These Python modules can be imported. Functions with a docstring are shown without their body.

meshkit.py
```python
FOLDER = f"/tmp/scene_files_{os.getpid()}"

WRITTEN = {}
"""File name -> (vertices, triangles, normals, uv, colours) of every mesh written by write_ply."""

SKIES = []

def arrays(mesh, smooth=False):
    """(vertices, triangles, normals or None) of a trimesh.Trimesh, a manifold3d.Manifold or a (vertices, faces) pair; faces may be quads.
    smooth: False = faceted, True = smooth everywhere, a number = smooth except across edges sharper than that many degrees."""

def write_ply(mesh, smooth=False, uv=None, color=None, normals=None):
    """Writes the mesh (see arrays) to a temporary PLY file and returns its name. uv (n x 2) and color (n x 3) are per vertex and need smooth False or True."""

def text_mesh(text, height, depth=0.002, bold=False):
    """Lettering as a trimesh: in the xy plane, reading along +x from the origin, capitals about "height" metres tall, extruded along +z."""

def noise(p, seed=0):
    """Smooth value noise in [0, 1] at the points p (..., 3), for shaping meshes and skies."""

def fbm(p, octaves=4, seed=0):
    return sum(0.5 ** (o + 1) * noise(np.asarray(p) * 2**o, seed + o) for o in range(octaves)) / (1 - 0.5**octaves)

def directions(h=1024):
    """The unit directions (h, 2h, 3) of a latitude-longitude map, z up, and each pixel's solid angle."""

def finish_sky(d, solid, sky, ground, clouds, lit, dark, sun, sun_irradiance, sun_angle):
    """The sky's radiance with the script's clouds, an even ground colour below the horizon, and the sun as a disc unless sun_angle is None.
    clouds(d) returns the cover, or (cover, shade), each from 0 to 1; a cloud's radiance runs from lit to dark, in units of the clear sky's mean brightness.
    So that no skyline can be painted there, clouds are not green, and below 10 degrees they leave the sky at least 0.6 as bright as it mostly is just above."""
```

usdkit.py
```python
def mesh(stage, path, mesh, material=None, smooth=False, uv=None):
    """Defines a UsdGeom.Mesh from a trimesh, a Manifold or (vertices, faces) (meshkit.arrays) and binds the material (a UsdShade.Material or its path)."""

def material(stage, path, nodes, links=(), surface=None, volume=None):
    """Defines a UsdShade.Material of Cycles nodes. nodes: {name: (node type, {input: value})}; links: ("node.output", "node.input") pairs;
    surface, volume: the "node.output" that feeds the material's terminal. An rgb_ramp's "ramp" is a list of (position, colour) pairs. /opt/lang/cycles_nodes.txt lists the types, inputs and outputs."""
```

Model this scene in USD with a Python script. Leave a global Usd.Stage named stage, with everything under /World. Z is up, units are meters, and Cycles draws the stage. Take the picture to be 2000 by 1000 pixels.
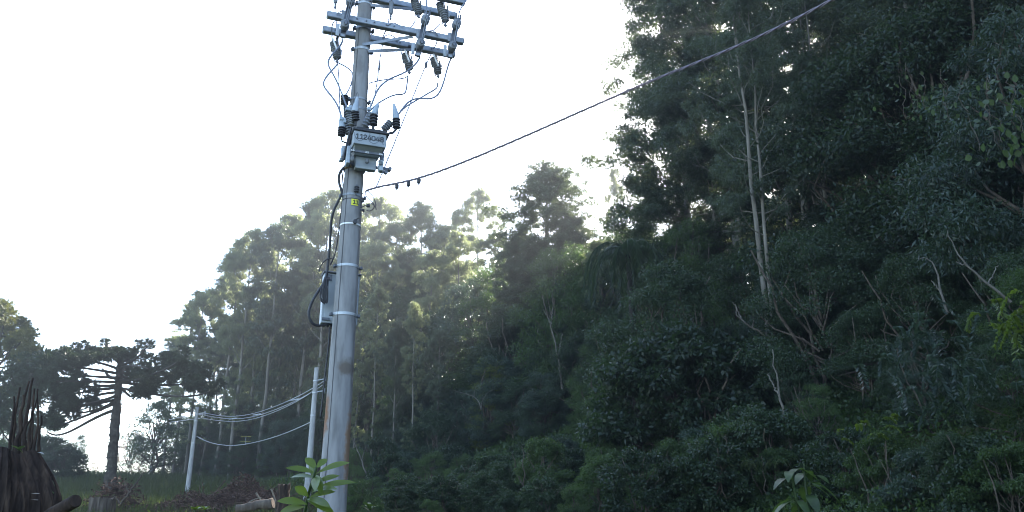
import math
import numpy as np
import trimesh
import usdkit, meshkit
from pxr import Usd, UsdGeom, UsdLux, UsdShade, Sdf, Gf, Vt

stage = Usd.Stage.CreateInMemory()
UsdGeom.SetStageUpAxis(stage, 'Z')
UsdGeom.Xform.Define(stage, '/World')
UsdGeom.Scope.Define(stage, '/World/Looks')

# ------------------------------------------------------------------ camera, sky, sun, exposure
PITCH, EYE = 18.4, 1.6
FOCAL, APERTURE = 18.0, 22.3
EXPOSURE = 2.5
SUN_AZ, SUN_EL = 26.0, 32.0            # degrees; azimuth clockwise from +y
SUN_I, SKY_S = 1.1, 0.10
HAZE = 0.00065

cam = UsdGeom.Camera.Define(stage, '/World/camera')
cam.AddTranslateOp().Set(Gf.Vec3d(0, 0, EYE))
cam.AddRotateXOp().Set(90 + PITCH)
cam.CreateFocalLengthAttr(FOCAL)
cam.CreateHorizontalApertureAttr(APERTURE)
cam.CreateVerticalApertureAttr(APERTURE / 2)
cam.CreateClippingRangeAttr(Gf.Vec2f(0.05, 5000))
cam.CreateExposureAttr(EXPOSURE)

sun_dir = np.array([math.sin(math.radians(SUN_AZ)) * math.cos(math.radians(SUN_EL)),
                    math.cos(math.radians(SUN_AZ)) * math.cos(math.radians(SUN_EL)),
                    math.sin(math.radians(SUN_EL))])
sky = UsdLux.DomeLight.Define(stage, '/World/sky')
skymat = usdkit.material(stage, '/World/Looks/sky_material', {
    's': ('sky_texture', {'sky_type': 'single_scattering', 'sun_disc': False, 'sun_elevation': math.radians(SUN_EL),
                          'sun_rotation': math.radians(SUN_AZ), 'air_density': 1.0, 'aerosol_density': 1.1, 'ozone_density': 1.0}),
    'b': ('background_shader', {'strength': SKY_S})}, [('s.color', 'b.color')], surface='b.background')
UsdShade.MaterialBindingAPI.Apply(sky.GetPrim()).Bind(skymat)
sky.GetPrim().SetCustomDataByKey('kind', 'structure')
sun = UsdLux.DistantLight.Define(stage, '/World/sun')
sun.CreateIntensityAttr(SUN_I); sun.CreateAngleAttr(0.5); sun.CreateNormalizeAttr(True)
sun.CreateColorAttr(Gf.Vec3f(1.0, 0.95, 0.86))
sun.AddRotateXYZOp().Set(Gf.Vec3f(90 - SUN_EL, 0, 180 - SUN_AZ))

# ------------------------------------------------------------------ picture -> world helpers (used to measure positions)
_P, _F, C0 = math.radians(PITCH), FOCAL / APERTURE * 2000, np.array([0, 0, EYE])
def ray(px, py):
    x, y = (px - 1000) / _F, (500 - py) / _F
    return np.array([x, math.cos(_P) - math.sin(_P) * y, math.sin(_P) + math.cos(_P) * y])
def at(px, py, Y):
    r = ray(px, py); return C0 + r * (Y / r[1])
def atz(px, py, z):
    r = ray(px, py); return C0 + r * ((z - EYE) / r[2])

# ------------------------------------------------------------------ scene helpers
used = {}
def number(path):
    n = used.get(path, 0); used[path] = n + 1
    return path if n == 0 else f'{path}_{n:03d}'
def tag(prim, label=None, cat=None, group=None, kind=None):
    for k, v in (('label', label), ('category', cat), ('group', group), ('kind', kind)):
        if v: prim.SetCustomDataByKey(k, v)
    return prim
class Thing:
    def __init__(self, name, label, cat, loc=(0, 0, 0), group=None, kind=None):
        self.o = np.array(loc, float)
        self.path = number('/World/' + name)
        x = UsdGeom.Xform.Define(stage, self.path); x.AddTranslateOp().Set(Gf.Vec3d(*map(float, self.o)))
        self.prim = tag(x.GetPrim(), label, cat, group, kind)
    def part(self, name, mesh, mat, parent=None, smooth=False, label=None, kind=None):
        v, f = vf(mesh)
        path = number((parent or self.path) + '/' + name)
        m = usdkit.mesh(stage, path, (v - self.o, f), M[mat], smooth=smooth)
        tag(m.GetPrim(), label, kind=kind)
        return path
def single(name, mesh, mat, label=None, cat=None, group=None, kind=None, smooth=False):
    path = number('/World/' + name)
    m = usdkit.mesh(stage, path, vf(mesh), M[mat], smooth=smooth)
    tag(m.GetPrim(), label, cat, group, kind); return path
def vf(mesh):
    if isinstance(mesh, list): return join(mesh)
    if isinstance(mesh, trimesh.Trimesh): return np.array(mesh.vertices), np.array(mesh.faces)
    return mesh
def join(ms):
    vs, fs, n = [], [], 0
    for m in ms:
        v, f = vf(m); vs.append(v); fs.append(f + n); n += len(v)
    return np.vstack(vs), np.vstack(fs)
def unit(v):
    v = np.asarray(v, float); return v / (np.linalg.norm(v, axis=-1, keepdims=True) + 1e-12)
def tube(pts, radii, sides=8, caps=True):
    p = np.asarray(pts, float); n = len(p)
    r = np.broadcast_to(np.asarray(radii, float), (n,))
    d = np.gradient(p, axis=0)
    for i in range(n):
        if np.linalg.norm(d[i]) < 1e-9: d[i] = d[i - 1] if i else p[-1] - p[0]
    t = unit(d)
    a = np.zeros((n, 3))
    a0 = np.cross(t[0], [0, 0, 1.0] if abs(t[0][2]) < .9 else [1.0, 0, 0]); a[0] = unit(a0)
    for i in range(1, n):
        q = a[i - 1] - t[i] * np.dot(a[i - 1], t[i]); a[i] = unit(q)
    b = np.cross(t, a)
    th = np.arange(sides) * 2 * np.pi / sides
    v = (p[:, None] + r[:, None, None] * (np.cos(th)[None, :, None] * a[:, None] + np.sin(th)[None, :, None] * b[:, None])).reshape(-1, 3)
    i, j = np.meshgrid(np.arange(n - 1), np.arange(sides), indexing='ij')
    q = np.stack([i * sides + j, i * sides + (j + 1) % sides, (i + 1) * sides + (j + 1) % sides, (i + 1) * sides + j], -1).reshape(-1, 4)
    f = np.vstack([q[:, [0, 1, 2]], q[:, [0, 2, 3]]])
    if caps:
        k = len(v); v = np.vstack([v, p[0], p[-1]]); s = np.arange(sides)
        f = np.vstack([f, np.stack([np.full(sides, k), (s + 1) % sides, s], 1),
                       np.stack([np.full(sides, k + 1), (n - 1) * sides + s, (n - 1) * sides + (s + 1) % sides], 1)])
    return v, f
def curve(pts, n=40):
    """smooth line through the points (centripetal by chord length)"""
    from scipy.interpolate import CubicSpline, PchipInterpolator
    p = np.asarray(pts, float)
    if len(p) == 2: return p[0] + (p[1] - p[0]) * np.linspace(0, 1, n)[:, None]
    s = np.concatenate([[0], np.cumsum(np.linalg.norm(np.diff(p, axis=0), axis=1) ** .7)])
    return CubicSpline(s, p)(np.linspace(0, s[-1], n))
def box(c, size, ax=None, bevel=0.0):
    """box with centre c; ax rows = local axes"""
    s = np.asarray(size, float) / 2
    if bevel:
        pts = []
        for sx in (-1, 1):
            for sy in (-1, 1):
                for sz in (-1, 1):
                    g = np.array([sx, sy, sz])
                    for k in range(3):
                        q = s - bevel; q = q.copy(); q[k] = s[k]; pts.append(g * q)
        m = trimesh.convex.convex_hull(np.array(pts)); v, f = np.array(m.vertices), np.array(m.faces)
    else:
        m = trimesh.creation.box(2 * s); v, f = np.array(m.vertices), np.array(m.faces)
    if ax is not None: v = v @ np.asarray(ax)
    return v + np.asarray(c), f
def bar(a, b, w, h=None, up=(0, 0, 1), bevel=0.0):
    a, b = np.asarray(a, float), np.asarray(b, float); d = b - a; L = np.linalg.norm(d); x = d / L
    y = unit(np.cross(up, x)); z = np.cross(x, y)
    return box((a + b) / 2, (L, w, h or w), np.array([x, y, z]), bevel)
def ribbed(a, b, r0, r1, ribs, sides=14):
    a, b = np.asarray(a, float), np.asarray(b, float)
    ts, rs = [0], [r0 * .8]
    for i in range(ribs):
        for dt, r in ((.12, r0), (.38, r1), (.5, r1), (.62, r1 * .96), (.8, r0)):
            ts.append((i + dt) / ribs); rs.append(r)
    ts.append(1); rs.append(r0 * .8)
    return tube(a + (b - a) * np.array(ts)[:, None], rs, sides)
def cyl(a, b, r, sides=14): return tube([np.asarray(a, float), np.asarray(b, float)], r, sides)

# ------------------------------------------------------------------ materials
M = {}
def principled(name, stops, scale=6.0, rough=.6, metal=0.0, spec=.5, bump=0.0, detail=6, stretch=(1, 1, 1)):
    nodes = {'t': ('texture_coordinate', {}), 'm': ('mapping', {'scale': stretch}),
             'n': ('noise_texture', {'scale': scale, 'detail': detail, 'roughness': .62}),
             'r': ('rgb_ramp', {'ramp': stops}), 'p': ('principled_bsdf', {'roughness': rough, 'metallic': metal, 'specular_ior_level': spec})}
    links = [('t.object', 'm.vector'), ('m.vector', 'n.vector'), ('n.fac', 'r.fac'), ('r.color', 'p.base_color')]
    if bump:
        nodes['b'] = ('bump', {'strength': 1.0, 'distance': bump}); links += [('n.fac', 'b.height'), ('b.normal', 'p.normal')]
    M[name] = usdkit.material(stage, '/World/Looks/' + name, nodes, links, surface='p.BSDF')
def leafmat(name, a, b, trans=.35, rough=.45, spec=.4, tcol=None):
    """leaf: tone varies from leaf to leaf, clump to clump and tree to tree; light passes through"""
    a, b = np.array(a), np.array(b)
    tcol = np.array(tcol if tcol is not None else (b * 1.6 * np.array([1.1, 1.15, .6])))
    nodes = {'g': ('geometry', {}), 'o': ('object_info', {}),
             'n': ('noise_texture', {'scale': .7, 'detail': 2}),
             'm1': ('math', {'math_type': 'multiply', 'value2': .45}), 'm2': ('math', {'math_type': 'multiply_add', 'value2': .3}),
             'm3': ('math', {'math_type': 'multiply_add', 'value2': .35}),
             'r': ('rgb_ramp', {'ramp': [(0.12, tuple(a * .75)), (.5, tuple((a + b) / 2)), (.9, tuple(b * 1.15))]}),
             'p': ('principled_bsdf', {'roughness': rough, 'specular_ior_level': spec}),
             't': ('translucent_bsdf', {'color': tuple(tcol)}), 'x': ('mix_closure', {'fac': trans})}
    links = [('g.random_per_island', 'm1.value1'), ('o.random', 'm2.value1'), ('m1.value', 'm2.value3'), ('g.position', 'n.vector'),
             ('n.fac', 'm3.value1'), ('m2.value', 'm3.value3'), ('m3.value', 'r.fac'), ('r.color', 'p.base_color'),
             ('p.BSDF', 'x.closure1'), ('t.BSDF', 'x.closure2')]
    M[name] = usdkit.material(stage, '/World/Looks/' + name, nodes, links, surface='x.closure')

def concrete_mat(name, base, stains):
    b = np.array(base)
    nodes = {'g': ('geometry', {}), 'map': ('mapping', {'scale': (9, 9, 1.6)}), 'n': ('noise_texture', {'scale': 1.0, 'detail': 6, 'roughness': .6}),
             'r': ('rgb_ramp', {'ramp': [(.28, tuple(b * .6)), (.5, tuple(b)), (.74, tuple(b * 1.28))]}),
             'n2': ('noise_texture', {'scale': 60, 'detail': 3}), 'bp': ('bump', {'strength': .35, 'distance': .004}),
             'p': ('principled_bsdf', {'roughness': .82, 'specular_ior_level': .25})}
    links = [('g.position', 'map.vector'), ('map.vector', 'n.vector'), ('n.fac', 'r.fac'), ('g.position', 'n2.vector'), ('n2.fac', 'bp.height'), ('bp.normal', 'p.normal')]
    out = 'r.color'
    for i, (c, s, col, amt) in enumerate(stains):           # rust and damp marks: a soft ellipsoid broken up by noise
        k = f's{i}'
        nodes[k + 'm'] = ('mapping', {'mapping_type': 'texture', 'location': tuple(c), 'scale': tuple(s)})
        nodes[k + 'l'] = ('vector_math', {'math_type': 'length'})
        nodes[k + 'n'] = ('noise_texture', {'scale': 9 + i, 'detail': 5, 'roughness': .7})
        nodes[k + 'a'] = ('math', {'math_type': 'multiply_add', 'value2': 1.6, 'value3': -.8})
        nodes[k + 'b'] = ('math', {'math_type': 'add'})
        nodes[k + 'r'] = ('map_range', {'from_min': 1.0, 'from_max': .45, 'to_min': 0.0, 'to_max': amt, 'clamp': True})
        nodes[k + 'x'] = ('mix_color', {'b': tuple(col)})
        links += [('g.position', k + 'm.vector'), (k + 'm.vector', k + 'l.vector1'), ('g.position', k + 'n.vector'), (k + 'n.fac', k + 'a.value1'),
                  (k + 'a.value', k + 'b.value1'), (k + 'l.value', k + 'b.value2'), (k + 'b.value', k + 'r.value'), (k + 'r.result', k + 'x.fac'), (out, k + 'x.a')]
        out = k + 'x.result'
    links.append((out, 'p.base_color'))
    M[name] = usdkit.material(stage, '/World/Looks/' + name, nodes, links, surface='p.BSDF')

D = 10.8                                   # the main pole stands 10.8 m away
PXC = -2.25                                # its x
RUST = (.20, .10, .05)
concrete_mat('concrete', (.225, .22, .22), [
    ((PXC - .16, D - .08, 3.02), (.09, .3, .40), RUST, .95), ((PXC + .10, D - .12, 3.62), (.13, .25, .14), (.11, .085, .065), .8),
    ((PXC + .17, D - .05, 2.6), (.05, .3, .6), (.22, .13, .07), .85), ((PXC + .0, D - .1, 8.1), (.07, .3, .18), (.13, .12, .12), .5),
    ((PXC + .03, D - .1, 9.15), (.12, .3, .2), (.22, .2, .19), .5)])
concrete_mat('concrete_pale', (.31, .31, .31), [])
principled('galvanised', [(.3, (.20, .22, .25)), (.7, (.34, .36, .39))], 9, .5, .55, .5)
principled('galvanised_dark', [(.3, (.09, .10, .12)), (.7, (.17, .18, .21))], 9, .55, .4)
principled('strap_metal', [(.3, (.34, .36, .38)), (.7, (.48, .5, .52))], 12, .45, .5)
principled('paint_grey', [(.3, (.27, .30, .33)), (.7, (.36, .39, .42))], 4, .45)
principled('porcelain', [(.3, (.13, .14, .155)), (.7, (.2, .21, .23))], 6, .25)
principled('black_rubber', [(.3, (.012, .012, .016)), (.7, (.03, .03, .035))], 12, .5)
principled('cap_polymer', [(.3, (.28, .33, .39)), (.7, (.38, .43, .48))], 8, .5)
principled('aluminium_wire', [(.3, (.13, .15, .20)), (.7, (.22, .24, .30))], 20, .6, .2)
principled('multiplex_wire', [(.3, (.09, .075, .1)), (.7, (.2, .17, .21))], 20, .5)
principled('black_paint', [(.3, (.01, .01, .012)), (.7, (.02, .02, .022))], 10, .5)
principled('white_paint', [(.3, (.75, .75, .76)), (.7, (.85, .85, .85))], 10, .5)
principled('yellow_faded', [(.3, (.26, .24, .05)), (.7, (.34, .31, .07))], 10, .6)
principled('yellow_plate', [(.3, (.62, .6, .03)), (.7, (.72, .70, .05))], 10, .45)
principled('brown_metal', [(.3, (.16, .10, .05)), (.7, (.3, .2, .1))], 14, .5)
principled('bark_pale', [(.25, (.10, .085, .07)), (.5, (.13, .118, .10)), (.75, (.21, .19, .165))], 1.6, .85, 0, .2, .02, stretch=(2, 2, .35))
principled('bark_dark', [(.25, (.03, .025, .02)), (.5, (.07, .055, .045)), (.75, (.13, .11, .09))], 3.5, .9, 0, .2, .03, stretch=(2, 2, .5))
principled('bark_stump', [(.28, (.010, .007, .006)), (.5, (.034, .023, .018)), (.62, (.065, .043, .03)), (.78, (.11, .08, .06))], 9, .9, 0, .2, .02, stretch=(2.2, 2.2, .35))
principled('bark_araucaria', [(.25, (.018, .016, .014)), (.5, (.045, .04, .035)), (.75, (.10, .09, .08))], 4, .95, 0, .15, .04)
principled('wood_cut', [(.3, (.045, .03, .022)), (.7, (.10, .066, .046))], 14, .85)
principled('fungus', [(.3, (.3, .26, .24)), (.7, (.42, .37, .34))], 10, .7)
principled('dry_brush', [(.3, (.028, .017, .014)), (.5, (.06, .034, .027)), (.72, (.12, .08, .06))], 4.0, .9, 0, .2)
principled('ground', [(.3, (.035, .04, .02)), (.5, (.06, .075, .03)), (.75, (.09, .08, .045))], .6, .95, 0, .1, .05)
leafmat('leaf_eucalyptus', (.06, .085, .06), (.135, .17, .11), .52, .38, .55, (.32, .36, .15))
leafmat('leaf_eucalyptus_dark', (.028, .048, .034), (.075, .105, .065), .32, .4, .5, (.14, .18, .06))
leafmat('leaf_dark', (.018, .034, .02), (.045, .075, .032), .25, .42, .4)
leafmat('leaf_mid', (.03, .055, .022), (.07, .115, .035), .32, .45, .4)
leafmat('leaf_blue', (.026, .046, .034), (.058, .09, .062), .22, .38, .45)
leafmat('leaf_yellow', (.06, .08, .018), (.13, .15, .03), .4, .45, .4)
leafmat('leaf_araucaria', (.016, .03, .018), (.04, .065, .03), .1, .5, .4)
leafmat('leaf_araucaria_olive', (.06, .075, .025), (.14, .14, .05), .2, .5, .4)  # lighter copy of the araucaria leaf: warm sunlight painted into its colour
leafmat('leaf_palm', (.03, .05, .03), (.06, .09, .045), .25, .4, .5)
leafmat('leaf_pink', (.20, .12, .09), (.36, .22, .15), .5, .6, .2, (.5, .3, .2))
leafmat('leaf_fresh', (.07, .115, .02), (.14, .19, .03), .35, .32, .5)
leafmat('leaf_grass', (.022, .038, .015), (.055, .07, .026), .35, .5, .3)

# ------------------------------------------------------------------ ground
EDGE = np.array([(-60, 118), (-38, 92), (-20, 70), (-6, 50), (5, 28), (8.7, 14), (9.5, 4), (10, -20), (10, -60)], float)
def sm(t): t = np.clip(t, 0, 1); return t * t * (3 - 2 * t)
def edge_d(x, y):
    """distance behind (+) or in front of (-) the forest's edge"""
    x, y = np.asarray(x, float), np.asarray(y, float)
    best = np.full(np.broadcast(x, y).shape, 1e9); sign = np.ones_like(best)
    for a, b in zip(EDGE[:-1], EDGE[1:]):
        d = b - a; L = d @ d
        t = np.clip(((x - a[0]) * d[0] + (y - a[1]) * d[1]) / L, 0, 1)
        ex, ey = x - a[0] - t * d[0], y - a[1] - t * d[1]
        dist = np.hypot(ex, ey); cr = d[0] * (y - a[1]) - d[1] * (x - a[0])
        new = dist < best; best = np.where(new, dist, best); sign = np.where(new, np.sign(cr), sign)
    return best * sign
def ground(x, y):
    x, y = np.asarray(x, float), np.asarray(y, float)
    base = np.interp(y, [-400, 0, 10, 20, 35, 50, 88, 112, 200, 400], [0, 0, .75, 1.7, 2.45, 3.4, 7.0, 6.2, 1.0, -2])
    d = edge_d(x, y)
    hill = np.where(d > 0, 22 * (1 - np.exp(-np.maximum(d, 0) / 40)), 0) * sm((x + 30) / 32)
    bank = 1.1 * sm((d + 3) / 5) * sm((x + 6) / 8)
    far = sm((220 - np.hypot(x, y)) / 60)
    bump = (meshkit.fbm(np.stack([x * .35, y * .35, 0 * x], -1), 3, 5) - .5) * .5 * sm((np.hypot(x, y) - 6) / 20)
    return base + (hill + bank) * far + bump
def spaced(lo, hi):
    fine = np.arange(-70, 70.1, 1.4)
    return np.concatenate([np.linspace(lo, -75, 12), fine, np.linspace(75, hi, 12)])
gx = spaced(-400, 400); gy = np.concatenate([np.linspace(-400, -20, 10), np.arange(-16, 130, 1.4), np.linspace(135, 400, 14)])
GX, GY = np.meshgrid(gx, gy, indexing='ij')
gv = np.stack([GX, GY, ground(GX, GY)], -1).reshape(-1, 3)
ii, jj = np.meshgrid(np.arange(len(gx) - 1), np.arange(len(gy) - 1), indexing='ij')
k = ii * len(gy) + jj
gq = np.stack([k, k + len(gy), k + len(gy) + 1, k + 1], -1).reshape(-1, 4)
single('ground', (gv, np.vstack([gq[:, [0, 1, 2]], gq[:, [0, 2, 3]]])), 'ground', 'grassy slope rising into a wooded hillside', 'ground', kind='structure', smooth=True)

# haze: a closed box round everything
hz = trimesh.creation.box([820, 820, 81]); hz.apply_translation([0, 0, 34.5])
principled('bark_black', [(.3, (.008, .007, .006)), (.6, (.022, .019, .017)), (.8, (.05, .042, .036))], 8, .9, 0, .2, .01, stretch=(2, 2, .4))
principled('bark_grey', [(.3, (.055, .05, .042)), (.5, (.10, .09, .078)), (.75, (.17, .155, .135))], 5, .9, 0, .2, .01)
M['haze_material'] = usdkit.material(stage, '/World/Looks/haze_material', {
    'v': ('principled_volume', {'color': (.86, .93, 1.0), 'density': HAZE, 'anisotropy': .72})}, [], volume='v.volume')
single('haze', hz, 'haze_material', 'thin sunlit morning haze among the trees', 'haze', kind='stuff')

# ------------------------------------------------------------------ foliage
def leaves(rng, pos, length, width, droop=.4, outward=None, fold=0.0):
    """one rhombus of two triangles per position"""
    n = len(pos)
    d = rng.normal(size=(n, 3)); d[:, 2] -= droop * 2
    if outward is not None: d += outward * 1.2
    d = unit(d); s = rng.normal(size=(n, 3)); s = unit(s - d * (s * d).sum(1, keepdims=True))
    L = (length * rng.uniform(.65, 1.35, n))[:, None]; W = (width * rng.uniform(.7, 1.3, n))[:, None]
    v = np.stack([pos, pos + d * L * .45 + s * W * .5, pos + d * L, pos + d * L * .45 - s * W * .5], 1).reshape(-1, 3)
    k = np.arange(n)[:, None] * 4
    return v, np.vstack([k + [0, 1, 2], k + [0, 2, 3]])
def clump_points(rng, centres, radii, counts, flat=.75, shell=.45):
    """positions inside ellipsoidal clumps, denser towards the skin and the top"""
    c = np.repeat(centres, counts, 0); r = np.repeat(radii, counts)
    u = unit(rng.normal(size=(len(c), 3)))
    u[:, 2] = np.where(u[:, 2] < -.2, u[:, 2] * .55, u[:, 2])
    rr = (shell + (1 - shell) * rng.random(len(c)) ** .6) * r
    p = c + u * rr[:, None] * np.array([1, 1, flat])
    return p, u
def wobble(rng, a, b, n, amp):
    t = np.linspace(0, 1, n)[:, None]; p = a + (b - a) * t
    off = np.cumsum(rng.normal(size=(n, 3)), 0); off -= off[0] + (off[-1] - off[0]) * t
    return p + off * amp * np.array([1, 1, .3])
def eucalyptus(rng, H, crown0, spread, r0, leaf, wid, density, nbr=24, clump=(.55, 1.0), forks=1):
    """tall bare trunk, rising limbs, rounded hanging clumps. Returns trunk, limbs, crown meshes"""
    trunks, limbs, cen, rad = [], [], [], []
    for k in range(forks):
        top = np.array([rng.normal() * .03 * H, rng.normal() * .03 * H, H * (1 if k == 0 else rng.uniform(.82, .95))])
        base = np.zeros(3) if k == 0 else np.array([rng.normal() * .12, rng.normal() * .12, 0])
        line = wobble(rng, base, top, 14, .05 * H / 24)
        trunks.append(tube(line, r0 * (1 - .9 * np.linspace(0, 1, 14) ** 1.1) * (1 if k == 0 else .75), 8))
        az = rng.uniform(0, 6.28)
        for i in range(nbr // forks):
            t = crown0 + (1 - crown0) * ((i + rng.random()) / (nbr // forks)) ** .9
            s = line[0] + 0; idx = t * 13; j = min(int(idx), 12); s = line[j] + (line[j + 1] - line[j]) * (idx - j)
            az += 2.4 + rng.normal() * .4
            q = (t - crown0) / (1 - crown0)
            L = spread * (.45 + .75 * math.sin(math.pi * min(1, .22 + .72 * q))) * rng.uniform(.6, 1.2) * (1 - .45 * q ** 3)
            el = math.radians(rng.uniform(22, 50) + 22 * q)
            e = s + L * np.array([math.cos(az) * math.cos(el), math.sin(az) * math.cos(el), math.sin(el)])
            ln = wobble(rng, s, e, 6, .05 * L); ln[1:-1, 2] -= .08 * L * np.sin(np.linspace(0, np.pi, 6))[1:-1]
            limbs.append(tube(ln, np.linspace(max(.02, r0 * .3 * (1.1 - t)), .012, 6), 4, False))
            for u in (.55, .8, 1.0):
                if u < 1 and rng.random() < .3: continue
                cen.append(ln[min(5, int(u * 5))] + rng.normal(size=3) * .25 * L * .4)
                rad.append(rng.uniform(*clump) * (.7 if u < .6 else 1) * (1 - .3 * q))
        for _ in range(3): cen.append(line[-1] + rng.normal(size=3) * [.35, .35, .35] - [0, 0, .2]); rad.append(rng.uniform(*clump) * .75)
    cen, rad = np.array(cen), np.array(rad)
    # each clump is itself a cluster of smaller tufts: uneven outline
    sub_c, sub_r = [], []
    for c, r in zip(cen, rad):
        m = rng.integers(4, 7)
        u = unit(rng.normal(size=(m, 3))) * [1, 1, .7]
        sub_c.append(c + u * r * .62); sub_r.append(r * rng.uniform(.32, .58, m))
    sc, sr = np.vstack(sub_c), np.concatenate(sub_r)
    pos, u = clump_points(rng, sc, sr, np.maximum(4, (density * sr ** 2).astype(int)), .8, .3)
    return join(trunks), join(limbs), leaves(rng, pos, leaf, wid, .55)
def domed_eucalyptus(rng, H, crown0, spread, r0, leaf, wid, ndome, per):
    """tall slim trunk; steep limbs each ending in a rounded head of small hanging tufts, with sky between the heads"""
    top = np.array([rng.normal() * .02 * H, rng.normal() * .02 * H, H * .97])
    line = wobble(rng, np.zeros(3), top, 14, .05)
    limbs, cen, rad = [], [], []
    az = rng.uniform(0, 6.28)
    for i in range(ndome):
        q = (i + .5 * rng.random()) / (ndome - 1); q = min(q, 1)
        t = crown0 + (.93 - crown0) * q; idx = t * 13; j = min(int(idx), 12); s0 = line[j] + (line[j + 1] - line[j]) * (idx - j)
        az += 2.4 + rng.normal() * .5
        L = spread * (.55 + .6 * math.sin(math.pi * (.15 + .75 * q))) * rng.uniform(.6, 1.15) * (1 - .7 * q ** 4); el = math.radians(rng.uniform(30, 58) + 15 * q)
        e = s0 + L * np.array([math.cos(az) * math.cos(el), math.sin(az) * math.cos(el), math.sin(el)])
        e[2] = min(e[2], H - .5)
        ln = curve([s0, (s0 + e) / 2 + [0, 0, -.12 * L], e], 7); limbs.append(tube(ln, np.linspace(max(.03, r0 * .35 * (1.15 - t)), .015, 7), 5, False))
        R = rng.uniform(.75, 1.35) * (1.1 - .3 * abs(q - .5))
        m = int(rng.integers(11, 18)); u = unit(rng.normal(size=(m, 3)) + [0, 0, .55]) * np.array([1, 1, .82])
        c = e + u * R * rng.uniform(.55, 1.0, (m, 1)); cen.append(c); rad.append(rng.uniform(.26, .5, m) * (R / 1.1))
        for k in range(0, m, 3): limbs.append(tube(np.array([ln[5], (ln[5] + c[k]) / 2 + [0, 0, .05], c[k]]), [.016, .011, .006], 3, False))
        if rng.random() < .55:                         # a stray smaller tuft along the limb
            c = ln[3] + rng.normal(size=(3, 3)) * .45; cen.append(c); rad.append(rng.uniform(.25, .4, 3))
    for t in rng.uniform(.16, crown0 + .1, 16):        # feathery shoots down the trunk
        idx = t * 13; j = min(int(idx), 12); a = rng.uniform(0, 6.28); L = rng.uniform(.5, 1.9)
        c = line[j] + (line[j + 1] - line[j]) * (idx - j) + np.array([L * math.cos(a), L * math.sin(a), .5 * L]); limbs.append(tube(np.array([line[j], c]), [.018, .008], 3, False))
        cen.append(c + rng.normal(size=(4, 3)) * [.4, .4, .35]); rad.append(rng.uniform(.22, .42, 4))
    sc, sr = np.vstack(cen), np.concatenate(rad)
    pos, u = clump_points(rng, sc, sr, np.maximum(4, (per * (sr / .4) ** 2).astype(int)), .85, .2)
    return tube(line, r0 * (1 - .88 * np.linspace(0, 1, 14) ** 1.1), 8), join(limbs), leaves(rng, pos, leaf, wid, .75)
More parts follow.
